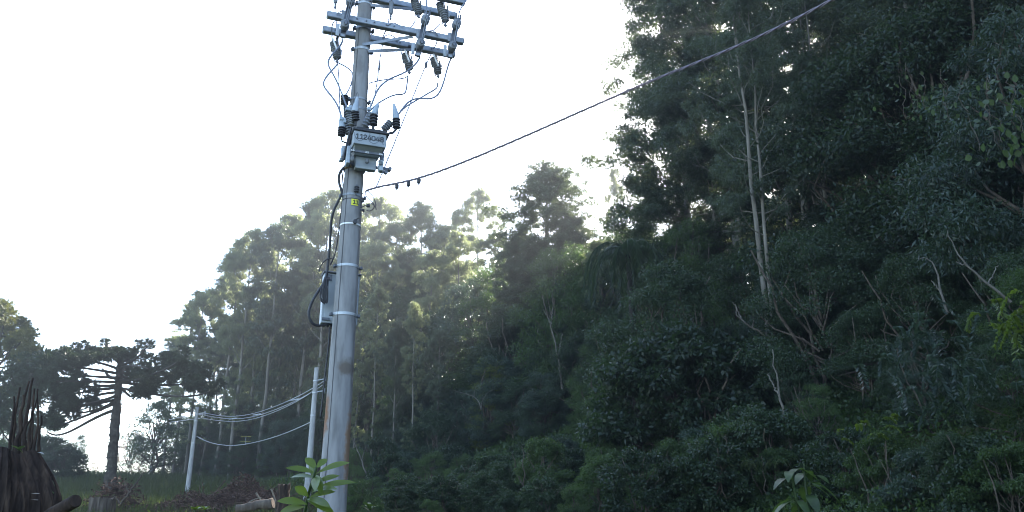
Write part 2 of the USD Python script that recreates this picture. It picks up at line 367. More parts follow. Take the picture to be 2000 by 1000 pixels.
def pointed_tree(rng, H, W, crown0, leaf, wid, per, nb=150):
    """tall pointed crown of drooping sprays round a straight trunk"""
    line = wobble(rng, np.zeros(3), np.array([.2, 0, H]), 14, .05); limbs, cen, rad = [], [], []
    for i in range(nb):
        q = (i + rng.random()) / nb; t = crown0 + (1 - crown0) * q; idx = t * 13; j = min(int(idx), 12); s0 = line[j] + (line[j + 1] - line[j]) * (idx - j)
        a = i * 2.4 + rng.normal() * .4; L = W / 2 * (1 - q) ** .4 * (.75 + .25 * math.sin(9 * q + 1)) * rng.uniform(.45, 1.1) * min(1, .5 + 3 * q) + .15; el = math.radians(rng.uniform(10, 45))
        e = s0 + L * np.array([math.cos(a) * math.cos(el), math.sin(a) * math.cos(el), math.sin(el) * .8]); ln = curve([s0, (s0 + e) / 2 + [0, 0, .06 * L], e], 5)
        limbs.append(tube(ln, np.linspace(.035 * (1.1 - q), .008, 5), 4, False))
        for u in (.5, .8, 1.0): cen.append(ln[min(4, int(u * 4))] + rng.normal(size=3) * .22 - [0, 0, .12]); rad.append(rng.uniform(.26, .5) * (1 - .35 * q))
    sc, sr = np.array(cen), np.array(rad)
    pos, u = clump_points(rng, sc, sr, np.maximum(4, (per * (sr / .4) ** 2).astype(int)), 1.1, .15)
    return tube(line, .22 * (1 - .92 * np.linspace(0, 1, 14)), 8), join(limbs), leaves(rng, pos, leaf, wid, .8)
def broadleaf(rng, H, W, leaf, wid, density, low=.12, droop=.35, stems=3, nclump=60, flat=.7):
    """bushy tree or shrub leafy nearly to the ground"""
    trunk, cen, rad = [], [], []
    for k in range(stems):
        a = np.array([rng.normal() * .08 * W, rng.normal() * .08 * W, 0]); b = np.array([rng.normal() * .25 * W, rng.normal() * .25 * W, H * rng.uniform(.7, .95)])
        trunk.append(tube(wobble(rng, a, b, 9, .03 * H), np.linspace(.018 * H, .005 * H, 9) / (1 if stems == 1 else 1.4), 6))
    limbs = []
    for i in range(nclump):
        z = low + (1 - low) * rng.random() ** .85
        prof = math.sin(math.pi * min(1, .25 + .68 * z)) ** .7
        az = rng.uniform(0, 6.28); rr = W / 2 * prof * math.sqrt(rng.uniform(.25, 1))
        c = np.array([rr * math.cos(az), rr * math.sin(az), z * H * .94]); cen.append(c); rad.append(rng.uniform(.09, .2) * W * (1 - .3 * z))
        if i % 3 == 0: limbs.append(tube(wobble(rng, np.array([c[0] * .1, c[1] * .1, max(.1, c[2] * .55)]), c, 5, .05 * W), np.linspace(.007 * H, .002 * H, 5), 4, False))
    cen, rad = np.array(cen), np.array(rad)
    pos, u = clump_points(rng, cen, rad, np.maximum(5, (density * rad ** 2).astype(int)), flat, .3)
    return join(trunk), join(limbs), leaves(rng, pos, leaf, wid, droop, u * .5)

MODELS = stage.CreateClassPrim('/World/Models')
model_h = {}
def model(name, H, parts):
    path = '/World/Models/' + name
    stage.CreateClassPrim(path); model_h[name] = H
    for pname, mesh, mat, smooth in parts:
        usdkit.mesh(stage, f'{path}/{pname}', vf(mesh), M[mat], smooth=smooth)
def place(modelname, name, label, cat, loc, scale, rot, group=None, sxy=None):
    path = number('/World/' + name)
    x = UsdGeom.Xform.Define(stage, path)
    x.AddTranslateOp().Set(Gf.Vec3d(*map(float, loc))); x.AddRotateZOp().Set(float(rot))
    s = sxy or scale; x.AddScaleOp().Set(Gf.Vec3f(float(s), float(s), float(scale)))
    p = x.GetPrim(); p.GetReferences().AddInternalReference('/World/Models/' + modelname); p.SetInstanceable(True)
    return tag(p, label, cat, group)

rng = np.random.default_rng(7)
EUC = []
for i in range(6):
    H = 24.0; t, l, c = domed_eucalyptus(rng, H, [.42, .48, .36, .44, .5, .4][i], [3.0, 2.7, 3.3, 2.9, 2.5, 3.4][i], .19, .26, .085, [18, 16, 21, 18, 15, 20][i], 82)
    EUC.append(f'eucalyptus_{"abcdef"[i]}'); model(EUC[-1], H, [('trunk', t, 'bark_pale', True), ('limbs', l, 'bark_pale', True), ('crown', c, 'leaf_eucalyptus' if i % 3 else 'leaf_eucalyptus_dark', False)])
t, l, c = pointed_tree(rng, 20.0, 8.6, .12, .20, .07, 130, 300)
model('pointed_tree', 20.0, [('trunk', t, 'bark_pale', True), ('limbs', l, 'bark_dark', True), ('crown', c, 'leaf_eucalyptus_dark', False)])
NEAR = []
for i in range(3):
    H = 26.0; t, l, c = eucalyptus(rng, H, [.25, .3, .22][i], [3.6, 3.3, 4.0][i], .19, .16, .06, 690, 62, (.75, 1.4), 2 if i != 1 else 1)
    NEAR.append(f'tall_{"abc"[i]}'); model(NEAR[-1], H, [('trunk', t, 'bark_pale', True), ('limbs', l, 'bark_pale', True), ('crown', c, 'leaf_eucalyptus_dark', False)])
BROAD = []
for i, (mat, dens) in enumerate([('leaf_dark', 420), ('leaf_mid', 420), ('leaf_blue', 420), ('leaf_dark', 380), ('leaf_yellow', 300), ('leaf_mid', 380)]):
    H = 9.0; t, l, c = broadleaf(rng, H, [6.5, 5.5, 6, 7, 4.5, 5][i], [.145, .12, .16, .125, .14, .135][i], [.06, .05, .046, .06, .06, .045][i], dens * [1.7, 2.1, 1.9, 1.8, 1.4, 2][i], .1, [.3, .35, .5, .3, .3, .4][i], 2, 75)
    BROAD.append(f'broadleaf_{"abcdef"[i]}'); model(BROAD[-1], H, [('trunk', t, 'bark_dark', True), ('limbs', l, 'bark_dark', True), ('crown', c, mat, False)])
SHRUB = []
for i, mat in enumerate(['leaf_dark', 'leaf_blue', 'leaf_mid', 'leaf_dark']):
    H = 3.2; t, l, c = broadleaf(rng, H, [3, 3.2, 2.8, 3.6][i], [.13, .15, .09, .11][i], [.06, .045, .04, .065][i], [2000, 2200, 3600, 2200][i], .03, .4, 4, 55)
    SHRUB.append(f'shrub_{"abcd"[i]}'); model(SHRUB[-1], H, [('stems', t, 'bark_dark', True), ('limbs', l, 'bark_dark', True), ('foliage', c, mat, False)])

def stand(modelname, px, py, Y, name, label, cat, group=None, wide=1.0, rot=None, minh=None):
    """a tree whose foot is on the ground at depth Y and whose tip shows at (px, py)"""
    p = at(px, py, Y); g = float(ground(p[0], Y)) - .1
    s = (p[2] - g) / model_h[modelname] * (1.045 if modelname[:3] == 'euc' else 1)
    return place(modelname, name, label, cat, (p[0], Y, g), s, rng.uniform(0, 360) if rot is None else rot, group, s ** .6 * wide if modelname[:3] in ('euc', 'tal') else s * wide)

# the grove at the left, from its left edge towards the pole
G = 'slender eucalyptus trees of the far grove left of the big pole'
grove = [(352, 655, 95, 0), (380, 592, 92, 1), (405, 566, 88, 2), (438, 530, 90, 3), (470, 468, 86, 4), (497, 455, 82, 5), (520, 470, 88, 1), (548, 432, 80, 0), (572, 408, 84, 2),
         (612, 388, 80, 3), (648, 378, 78, 5), (690, 395, 82, 4), (738, 384, 80, 2), (775, 430, 76, 0), (832, 396, 74, 3), (868, 440, 72, 1), (935, 376, 78, 5), (905, 455, 66, 4), (970, 452, 66, 0)]
ORD = ['first', 'second', 'third', 'fourth', 'fifth', 'sixth', 'seventh', 'eighth', 'ninth', 'tenth', 'eleventh', 'twelfth', 'thirteenth', 'fourteenth', 'fifteenth', 'sixteenth', 'seventeenth', 'eighteenth', 'nineteenth']
for k, (px, py, Y, v) in enumerate(sorted(grove)):
    side = 'left of' if px < 690 else 'right of'
    n = sorted(g[0] for g in grove if (g[0] < 690) == (px < 690)).index(px)
    what = 'slender pale eucalyptus' if px < 690 else 'hazy eucalyptus'
    stand(EUC[v], px, py, Y, 'eucalyptus_tree', f'{what}, {ORD[n]} from left in the grove {side} the big pole', 'tree', 'eucalyptus trees of the far grove')
stand('pointed_tree', 1062, 334, 52, 'eucalyptus_tree', 'dark pointed eucalyptus standing tall against sky right of the hazy grove', 'tree', wide=1.9)
stand('pointed_tree', 1122, 425, 50, 'eucalyptus_tree', 'shorter dark eucalyptus leaning on the right flank of the pointed one', 'tree', wide=1.5)
stand(EUC[4], 1190, 328, 62, 'eucalyptus_tree', 'thin sparse wispy eucalyptus alone in the bright gap of sky', 'tree', wide=.5)
stand('pointed_tree', 1008, 462, 51, 'eucalyptus_tree', 'dark eucalyptus on the left flank of the pointed one', 'tree', wide=1.4)
stand(BROAD[1], 1200, 436, 48, 'broadleaf_tree', 'green rounded tree under the thin wispy eucalyptus', 'tree', wide=.9)
stand(BROAD[3], 1240, 420, 44, 'broadleaf_tree', 'rounded dark tree closing the foot of the sky gap', 'tree', wide=.8)
# the tall trees at the right, tops out of the frame
tall = [(1390, -140, 36, 0, 'tall leafy tree with twin pale trunks at the forest edge beside the sky'), (1330, -20, 42, 1, 'tall tree whose ragged crown borders the open sky'),
        (1480, -220, 33, 2, 'tall tree under the overhead cable, its crown full of bright gaps'), (1570, -160, 38, 1, 'tall dark trunked tree below the sun glow'),
        (1700, -260, 27, 0, 'tall dense tree right of the sun glow'), (1830, -300, 24, 2, 'tall dark tree second from the right edge'), (1960, -340, 20, 1, 'tall dark tree cut off by the right edge')]
for px, py, Y, v, lab in tall:
    stand(NEAR[v], px, py, Y, 'tall_tree', lab, 'tree', wide=1.25)
# understorey: bushy trees and shrubs along the forest's edge, near ones lower
WALL = [  # px of the tip, py of the tip, depth, model, label
    (720, 640, 66, 'b0', 'dark bushy tree just right of the big pole'), (800, 690, 60, 'b1', 'mid green bushy tree low right of the big pole'),
    (770, 560, 70, 'b3', 'tall rounded tree behind the bushes right of the big pole'), (870, 600, 60, 'b0', 'dark rounded tree in the middle of the slope'),
    (845, 800, 47, 'b3', 'low dark bush below the slope trees, left of the yellowish tree'), (960, 690, 47, 'b4', 'yellowish green tree in the middle of the forest face'),
    (930, 540, 58, 'b2', 'bluish leafy tree above the yellowish one'), (1010, 600, 50, 'b3', 'dark tree below the pointed eucalyptus'),
    (1060, 720, 42, 'b2', 'blue green hanging tree right of the yellowish one'), (1120, 560, 44, 'b5', 'green tree under the palm fronds'),
    (1150, 730, 37, 'b1', 'mid green tree below the palm'), (1210, 620, 38, 'b3', 'dark tree around the palm trunk'),
    (1290, 450, 38, 'b0', 'dark tree filling the foot of the tall trees'), (1300, 690, 32, 'b0', 'dark tree behind the bare branches'),
    (1370, 520, 33, 'b5', 'green tree before the pale twin trunks'), (1440, 620, 29, 'b2', 'bluish tree with hanging leaves mid right'),
    (1440, 480, 33, 'b3', 'dark tree crowding the tall trunks'), (1560, 560, 27, 'b0', 'dark tree below the sun glow'),
    (1640, 380, 29, 'b2', 'glossy bluish tree above the hanging branches'), (1680, 600, 22, 'b3', 'dark tree right of the pale leaning trunk'),
    (1760, 300, 25, 'b0', 'dark mass of leaves high on the right'), (1790, 640, 18.5, 'b2', 'blue green tree with feathery hanging sprays at right'),
    (1880, 420, 21, 'b5', 'leafy tree with creepers near the right edge'), (1910, 150, 23, 'b3', 'dark leafy tree high against the right edge'), (1950, 640, 16, 'b0', 'dark bush low against the right edge'),
    (2010, 480, 15.5, 'b1', 'green tree leaning in from the right edge'), (1590, 740, 21, 'b5', 'low green tree above the broad leaved plant'),
    (740, 850, 50, 's0', 'low dark shrub beside the foot of the big pole'), (800, 880, 46, 's1', 'low bluish shrub right of the big pole'), (880, 870, 43, 's3', 'low spreading dark shrub at the forest foot'),
    (950, 880, 39, 's2', 'low mid green shrub under the yellowish tree'), (1020, 860, 36, 's0', 'dark shrub at the forest foot left of centre gap'), (1090, 850, 33, 's1', 'blue grey shrub below the hanging tree'),
    (1160, 880, 29, 's3', 'spreading dark shrub left of the tall grass'), (1230, 850, 28, 's0', 'dark shrub above the tall grass'), (1300, 860, 26, 's2', 'green shrub right of the tall grass'),
    (1370, 830, 24, 's1', 'bluish shrub below the bare branches'), (1440, 850, 21, 's2', 'green shrub left of the broad leaved plant'), (1500, 800, 20.5, 's3', 'spreading shrub behind the broad leaved plant'),
    (1640, 830, 17.5, 's0', 'dark shrub right of the broad leaved plant'), (1720, 840, 16, 's2', 'fresh green shrub on the right bank'), (1800, 870, 15, 's1', 'bluish shrub on the right bank'), (1880, 850, 14, 's3', 'spreading shrub high on the right bank'), (1960, 860, 13, 's2', 'green shrub at the lower right corner')]
WALL += [(1600, 400, 29, 'b3', 'dark tree closing the gap between the tall trunks'),
         (1700, 60, 27, 'b3', 'dark crown high right of the sun glow'), (1830, 30, 24, 'b0', 'dark crown at the top edge right of the sun glow'), (1780, 480, 21, 'b3', 'dark tree in the middle of the right side'), (1980, 20, 19, 'b2', 'bluish crown in the top right corner'),
         (1340, 420, 36, 'b5', 'green crown beside the sky gap below the ragged tree')]
WALL += [(1095, 470, 46, 'b5', 'full green tree in front of the pointed eucalyptus'), (1165, 470, 45, 'b1', 'full green tree between the pointed eucalyptus and the palm'), (978, 500, 56, 'b5', 'full green tree left of the pointed eucalyptus'), (1290, 520, 29, 'b0', 'dark tree hiding the trunk of the palm'), (1215, 690, 28, 'b5', 'green bush low in front of the palm'), (1330, 640, 27, 's3', 'spreading shrub in front of the forked bare branch')]
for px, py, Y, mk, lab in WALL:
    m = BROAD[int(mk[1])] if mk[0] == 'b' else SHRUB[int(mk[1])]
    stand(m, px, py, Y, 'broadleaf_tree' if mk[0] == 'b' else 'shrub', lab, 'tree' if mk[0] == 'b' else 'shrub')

# the unbroken wood behind: too dense to tell the trees apart
def forest(name, label, models, spots, zs):
    pi = UsdGeom.PointInstancer.Define(stage, number('/World/' + name))
    tag(pi.GetPrim(), label, 'forest', kind='stuff')
    for i, m in enumerate(models):
        p = UsdGeom.Xform.Define(stage, f'{pi.GetPath()}/tree_kind{"" if i == 0 else f"_{i:03d}"}'); p.GetPrim().GetReferences().AddInternalReference('/World/Models/' + m)
        pi.CreatePrototypesRel().AddTarget(p.GetPath())
    n = len(spots)
    pi.CreatePositionsAttr(Vt.Vec3fArray.FromNumpy(np.array(spots, np.float32)))
    which = rng.integers(0, len(models), n); zs = np.where([name == 'thicket' and models[w][:5] == 'broad' for w in which], zs * .4, zs)
    pi.CreateProtoIndicesAttr(Vt.IntArray.FromNumpy(which.astype(np.int32)))
    ang = rng.uniform(0, math.pi, n)
    pi.CreateOrientationsAttr(Vt.QuathArray([Gf.Quath(float(math.cos(a)), 0, 0, float(math.sin(a))) for a in ang]))
    pi.CreateScalesAttr(Vt.Vec3fArray.FromNumpy(np.stack([zs, zs, zs], 1).astype(np.float32)))
sp, sc = [], []
for _ in range(4000):
    x, y = rng.uniform(-40, 45), rng.uniform(8, 125)
    d = float(edge_d(x, y)); px = 1000 + x / y * _F * math.cos(_P)
    if not 7 < d < 40: continue
    if px < 980 and (d > 45 or px < 330 or (px < 640 and d > 45)): continue
    if 980 <= px < 1330 and (y > 66 or d > 22): continue
    if px < 980 and rng.random() < .45: continue
    if any((x - q[0]) ** 2 + (y - q[1]) ** 2 < 11 for q in sp): continue
    # keep the gap of sky and the skyline of the far grove
    top = 30.0
    if px < 1700:
        lim = np.interp(px, [330, 400, 450, 520, 640, 750, 980, 1060, 1170, 1250, 1330, 1640, 1700], [720, 640, 590, 530, 440, 450, 500, 430, 440, 430, 400, 330, 0])
        top = at(px, lim, y)[2] - float(ground(x, y))
    s = min(1.15, top / 24) * rng.uniform(.82, 1.0)
    if s < .3: continue
    sp.append((x, y, float(ground(x, y)) - .1)); sc.append(s)
forest('forest', 'dense wood of tall trees crowding the hillside behind', [EUC[0], EUC[2], EUC[3], EUC[5]], sp, np.array(sc))
sp, sc = [], []
for _ in range(4000):
    x, y = rng.uniform(-40, 32), rng.uniform(8, 110)
    d = float(edge_d(x, y))
    if not (-2.5 if x > -9 else 1.5) < d < (30 if x < -14 else 15): continue
    if any((x - q[0]) ** 2 + (y - q[1]) ** 2 < 4.2 for q in sp): continue
    sp.append((x, y, float(ground(x, y)) - .15)); sc.append(rng.uniform(.5, .95) * (.35 if d < 1.5 else .6 if d < 3 else 1.35 if x < -15 else .85 if x < -8 else 1))
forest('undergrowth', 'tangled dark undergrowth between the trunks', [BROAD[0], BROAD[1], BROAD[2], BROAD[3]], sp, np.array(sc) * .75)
sp, sc = [], []
for _ in range(6000):
    x, y = rng.uniform(-20, 12), rng.uniform(19, 60)
    d = float(edge_d(x, y)); px = 1000 + x / y * _F * math.cos(_P)
    if not -17 < d < 0 or px < 690 + 40 * rng.random() or px > 1800: continue
    if any((x - q[0]) ** 2 + (y - q[1]) ** 2 < 1.5 for q in sp): continue
    sp.append((x, y, float(ground(x, y)) - .15)); sc.append(rng.uniform(.2, .62) * (1.35 if d > -5 else .75))
forest('thicket', 'low dark tangled thicket before the foot of the wood', [SHRUB[0], SHRUB[2], SHRUB[3], BROAD[1]], sp, np.array(sc) * np.where(rng.random(len(sc)) < .12, .6, 1))

# extra slim trees whose pale trunks show before the dark wood
def slim(px, py, Y, v, lab, wide=.6): stand(EUC[v], px, py, Y, 'slim_tree', lab, 'tree', wide=wide)
for i, (px, py, Y, v) in enumerate([(706, 600, 58, 4), (742, 560, 56, 1), (780, 620, 54, 3), (816, 590, 52, 4), (690, 660, 56, 1), (860, 640, 50, 0)]):
    slim(px, py, Y, v, f'slim tree with thin pale trunk, {["second", "third", "fourth", "fifth", "first", "sixth"][i]} to the right of the big pole')
t, l, c = eucalyptus(rng, 28.0, .36, 3.4, .17, .16, .06, 560, 50, (.7, 1.25), 2)
model('open_tall', 28.0, [('trunk', t, 'bark_pale', True), ('limbs', l, 'bark_pale', True), ('crown', c, 'leaf_eucalyptus_dark', False)])
stand('open_tall', 1431, -90, 27, 'tall_tree', 'tall open tree with twin bare pale trunks under the cable', 'tree', wide=1.0, rot=60)
stand('open_tall', 1535, -120, 29, 'tall_tree', 'tall open tree with darker bare trunk right of the twin trunks', 'tree', wide=.9, rot=200)

# ------------------------------------------------------------------ main pole
def prad(z): return .1785 - .00969 * (z - 1.85)
PC = np.array([PXC, D, 0.0])
TH = math.radians(20)
U = np.array([math.cos(TH), math.sin(TH), 0]); N = np.array([math.sin(TH), -math.cos(TH), 0]); Z = np.array([0, 0, 1.0])   # along the crossarms, towards the camera, up
AX = np.array([U, -N, Z])
def pl(px, py, o=0.0):
    """point on the upright plane of the crossarms, o metres towards the camera from the pole's axis"""
    r = ray(px, py); return C0 + r * (((PC + N * o - C0) @ N) / (r @ N))
def zof(py): return at(690, py, D)[2]
def loc(u, o, z): return PC + U * u + N * o + Z * z
pole = Thing('utility_pole', 'big grey round concrete pole carrying crossarms and a transformer', 'pole', (PXC, D, .5))
zs = np.linspace(.4, 11.6, 12)
pole.part('shaft', tube(np.stack([0 * zs + PXC, 0 * zs + D, zs], 1), prad(zs), 40), 'concrete', smooth=40)
def on_pole(ang, z, out=0.0):
    r = prad(z) + out; return np.array([PXC + r * math.sin(ang), D - r * math.cos(ang), z])
pole.part('ground_wire', tube([on_pole(-.42, z, .003) for z in np.linspace(.6, 8.9, 24)], .004, 5), 'black_rubber')
def band(z, h, mat, name, lugs=True, out=.006):
    r = prad(z) + out
    b = pole.part(name, join([tube([[PXC, D, z - h / 2], [PXC, D, z + h / 2]], r, 36)]), mat, smooth=40)
    if lugs:
        for sgn in (-1, 1):
            c = np.array([PXC, D, z]) + U * sgn * (r + .022)
            pole.part('bolt', [box(c, (.05, .03, h), AX, .004), cyl(c - N * .06, c + N * .06, .011, 8), cyl(c + N * .045, c + N * .06, .02, 6)], 'galvanised_dark')
for py, h, mat, lug in ((10, .035, 'strap_metal', True), (99, .04, 'strap_metal', True), (58, .035, 'strap_metal', True), (197, .03, 'galvanised', True), (216, .03, 'galvanised', True),
                        (384, .03, 'galvanised', True), (393, .008, 'black_rubber', False), (441, .022, 'white_paint', False), (521, .035, 'strap_metal', True), (615, .038, 'strap_metal', True)):
    band(zof(py) - (0.01), h, mat, 'band', lug)
hook = on_pole(.55, zof(440), .03)
pole.part('hook', [cyl(hook - N * .02, hook + N * .02, .03, 10), cyl(hook + [.0, 0, .02], hook + [.05, -.02, .045], .008, 6)], 'black_rubber')
# yellow number plate, bent round the pole
za, zb = zof(407.5), zof(395.5)
angs = np.linspace(.12, .82, 9)
pv = np.array([on_pole(a, z, o) for o in (.003, .006) for z in (za, zb) for a in angs])
def strip(o): 
    k = np.arange(8)[:, None] + o * 18; return np.vstack([k + [0, 1, 10], k + [0, 10, 9]])
plate = pole.part('number_plate', (pv, np.vstack([strip(0)[:, ::-1], strip(1)])), 'yellow_plate')
def wrap_text(text, h, ang0, z0, out):
    v, f = vf(meshkit.text_mesh(text, h, .002, True)); r = prad(z0)
    a = ang0 + v[:, 0] / r; rr = r + out + v[:, 2]
    return np.stack([PXC + rr * np.sin(a), D - rr * np.cos(a), z0 + v[:, 1]], 1), f
pole.part('digit', wrap_text('1', .058, .22, za + .02, .007), 'black_paint', plate)
pole.part('digit', wrap_text('1', .058, .50, za + .02, .007), 'black_paint', plate)

# crossarms
zA = at(715, 47, D - .15)[2]
zC = at(905, 6, 11.19)[2] - .03
def crossarm(z, o, u0, u1, label, holes):
    t = Thing('crossarm', label, 'crossarm', loc(0, o, z))
    t.part('beam', box(loc((u0 + u1) / 2, o, z), (u1 - u0, .095, .095), AX, .008), 'galvanised')
    for h in holes: t.part('bolt', cyl(loc(h, o + .045, z), loc(h, o + .062, z), .012, 6), 'galvanised_dark')
    for sgn, u in ((-1, u0), (1, u1)): t.part('end_cap', box(loc(u + sgn * .003, o, z), (.006, .08, .08), AX), 'galvanised_dark')
    return t
def uo(px, py, z):
    p = atz(px, py, z) - PC; return p @ U
OF = .2
arms = [crossarm(zA, OF, uo(638, 33, zA), uo(902, 86, zA), 'galvanised crossarm passing in front of the pole, lower pair', (-.14, 0, .12, .3, .42, .9)),
        crossarm(zA, -OF, uo(631, 57, zA), uo(888, 106, zA), 'galvanised crossarm passing behind the pole, lower pair', (-.4, .35, .6, 1.1)),
        crossarm(zC, OF, -.55, 1.52, 'galvanised crossarm at the very top, its end cut by the frame', (.3, .9)),
        crossarm(zC, -OF, -.55, 1.50, 'galvanised crossarm crossing the top edge of the frame', (.3, .9))]
def brace(arm, a, b):
    arm.part('brace', bar(a, b, .012, .045, (0, 0, 1)), 'galvanised')
brace(arms[0], on_pole(.2, zof(96), .01), loc(uo(803, 72, zA), OF - .03, zA - .06))
brace(arms[1], on_pole(.9, zof(106), .02), loc(uo(810, 88, zA), -OF + .03, zA - .06))
zb2 = zof(12)
brace(arms[2], on_pole(.2, zof(8), .01), loc(.72, OF - .03, zC - .06)); brace(arms[3], on_pole(.9, zof(16), .02), loc(.78, -OF + .03, zC - .06))

# disconnecting switches hung under the lower pair of arms
def switch(top, foot, label):
    """upright plate before the front arm; two ribbed posts face the camera and carry the blade"""
    a, b = pl(*top, OF + .075), pl(*foot, OF + .075)
    d = unit(a - b); w = unit(np.cross(d, N)); L = np.linalg.norm(a - b)
    t = Thing('disconnect_switch', label, 'switch', b)
    t.part('base_channel', [bar(a - d * .09, b, .075, .010, N), bar(a + w * .036 + N * .015, b + w * .036 + N * .015, .008, .035, N), bar(a - w * .036 + N * .015, b - w * .036 + N * .015, .008, .035, N),
                            bar(a, a - d * .02, .075, .010, N)], 'galvanised_dark')
    heads = []
    for q in (.24, .78):
        c = a + (b - a) * q
        t.part('insulator', ribbed(c + N * .01, c + N * .15 - w * .01, .034, .066, 4, 18), 'porcelain', smooth=40)
        h = c + N * .15; heads.append(h)
        t.part('terminal', [cyl(h, h + N * .03, .03, 10), box(h + N * .035 - d * .02, (.03, .02, .07), AX, .004)], 'galvanised_dark')
    t.part('blade', [bar(heads[0] + w * .012 + N * .03, heads[1] + w * .012 + N * .03, .005, .022, N), bar(heads[0] - w * .012 + N * .03, heads[1] - w * .012 + N * .03, .005, .022, N)], 'galvanised')
    t.part('bracket', box(a + (b - a) * .5 - w * .055 - N * .02, (.05, .03, .16), AX, .004), 'galvanised')
    t.part('side_plate', box(a + (b - a) * .84 - w * .085 - N * .02, (.05, .012, .20), AX, .003), 'strap_metal')
    t.part('side_plate', box(b + d * .03 + N * .02, (.06, .03, .05), AX, .004), 'galvanised')
    t.part('lead_clamp', cyl(a + w * .05 - d * .04, a + w * .05 + d * .06, .014, 8), 'galvanised_dark')
switch((688, -12), (668, 74), 'disconnect switch on the left end of the lower crossarms')
switch((833, 24), (815, 111), 'disconnect switch left of the right end of the lower crossarms')
switch((893, 34), (878, 114), 'disconnect switch on the far right end of the lower crossarms')

def cutout(px, py, o, label, tube_part=True, s=1.0):
    """fuse cutout: two ribbed porcelain posts at a slant, a hinge bracket and a fuse tube"""
    c = pl(px, py, o)
    t = Thing('fuse_cutout', label, 'fuse', c)
    q = lambda u, o_, z: c + U * u * s + N * o_ * s + Z * z * s
    t.part('hanger', [bar(q(.045, -.05, .02), q(.02, -.08, .28), .03, .03), bar(q(.02, -.08, .26), q(.02, .05, .28), .04, .012)], 'galvanised_dark')
    t.part('insulator', ribbed(q(-.035, -.03, .16), q(-.01, 0, .0), .036, .058, 5), 'porcelain', smooth=40)
    t.part('insulator', ribbed(q(.005, .03, .03), q(.03, .05, -.15), .038, .062, 5), 'porcelain', smooth=40)
    t.part('clamp_plate', [bar(q(.06, 0, .12), q(.075, .03, -.05), .05, .01, U), box(q(.075, .02, -.03), (.03, .07, .09), AX, .006)], 'galvanised')
    if tube_part: t.part('fuse_tube', cyl(q(-.06, .07, .17), q(.02, .09, -.04), .013, 10), 'white_paint')
    t.part('terminal', [cyl(q(.03, .05, -.15), q(.035, .05, -.22), .015, 8), box(q(.03, .05, -.2), (.05, .02, .02), AX), cyl(q(.0, .05, -.17), q(-.02, .05, -.2), .008, 6)], 'galvanised_dark')
cutout(655, 100, -.12, 'ribbed fuse cutout hanging at the left end of the crossarms')
cutout(795, 122, -.15, 'ribbed fuse cutout hanging under the middle right of the lower crossarm')
cutout(851, 130, -.2, 'ribbed fuse cutout hanging under the right end of the lower crossarm')
cutout(813, 14, .1, 'ribbed cutout under the upper crossarm, nearer the pole', False)
cutout(864, 26, .1, 'larger ribbed cutout under the right end of the upper crossarm', False, 1.25)
def arrester(px, py, label):
    c = pl(px, py, .1); t = Thing('surge_arrester', label, 'arrester', c)
    t.part('body', tube([c + Z * .12, c + Z * .11, c - Z * .09, c - Z * .11], [.02, .036, .032, .02], 14), 'porcelain', smooth=40)
    t.part('stem', [cyl(c + Z * .12, c + Z * .2, .012, 8), cyl(c - Z * .11, c - Z * .15, .014, 8), cyl(c - Z * .15, c - Z * .18, .008, 8), cyl(c - Z * .17, c - Z * .2, .016, 8)], 'galvanised_dark')
arrester(764, 16, 'smooth grey arrester hanging beside the pole under the top crossarm')
arrester(656, -6, 'smooth grey arrester at the top left, cut by the frame')

# transformer
TO, TB = .52, .17                                       # front and back of its cover, metres from the pole's axis
pTL, pTR, pBL = pl(692, 254, TO), pl(755, 266, TO), pl(692, 279, TO)
u0, u1, zt, zm = (pTL - PC) @ U, (pTR - PC) @ U, pTL[2], pBL[2]
uc = (u0 + u1) / 2; w_ = u1 - u0
tr = Thing('transformer', 'grey pole transformer numbered 1124048 below the crossarms', 'transformer', loc(uc, TO, zm))
cover = tr.part('cover', box(loc(uc, (TO + TB) / 2, (zt + zm) / 2), (w_, TO - TB, zt - zm), AX, .006), 'paint_grey')
tr.part('lid', [box(loc(uc + .01, (TO + TB) / 2, zt + .018), (w_ + .06, TO - TB + .05, .03), AX, .006), box(loc(uc + .01, TO + .01, zt + .04), (w_ * .9, .03, .02), AX)], 'black_rubber')
zl = zm - .075
def frustum(ua, ub, oa, ob, z1, ua2, ub2, oa2, ob2, z0):
    v = np.array([loc(u, o, z) for z, (a, b, c, d) in ((z1, (ua, ub, oa, ob)), (z0, (ua2, ub2, oa2, ob2))) for u, o in ((a, c), (b, c), (b, d), (a, d))])
    m = trimesh.convex.convex_hull(v); return np.array(m.vertices), np.array(m.faces)
tr.part('tank', frustum(u0 + .02, u1 - .02, TB + .01, TO - .03, zm + .002, u0 + .05, u1 - .06, TB + .01, TO - .21, zl), 'paint_grey')
tr.part('tank_foot', box(loc(uc, (TO - .23 + TB) / 2, zl - .09), (w_ - .16, TO - .25 - TB, .177), AX, .006), 'paint_grey')
tr.part('terminal_strip', [box(loc(uc - .02, TO - .105, zm - .07), (w_ * .92, .03, .03), AX)] , 'galvanised_dark')
for i, (txt, fu) in enumerate((('X6', -.2), ('X5', 0.0), ('X4', .19))):
    p = loc(uc - .02 + fu, TO - .086, zm - .085)
    v, f = vf(meshkit.text_mesh(txt, .03, .002, True)); v = v - [v[:, 0].mean(), 0, 0]
    tr.part('terminal_mark', (p + v[:, :1] * U + v[:, 1:2] * Z + v[:, 2:] * N, f), 'white_paint')
    tr.part('low_bushing', ribbed(loc(uc + fu, TO - .19, zm - .13), loc(uc + fu, TO - .14, zm - .20), .018, .03, 3, 10), 'porcelain', smooth=40)
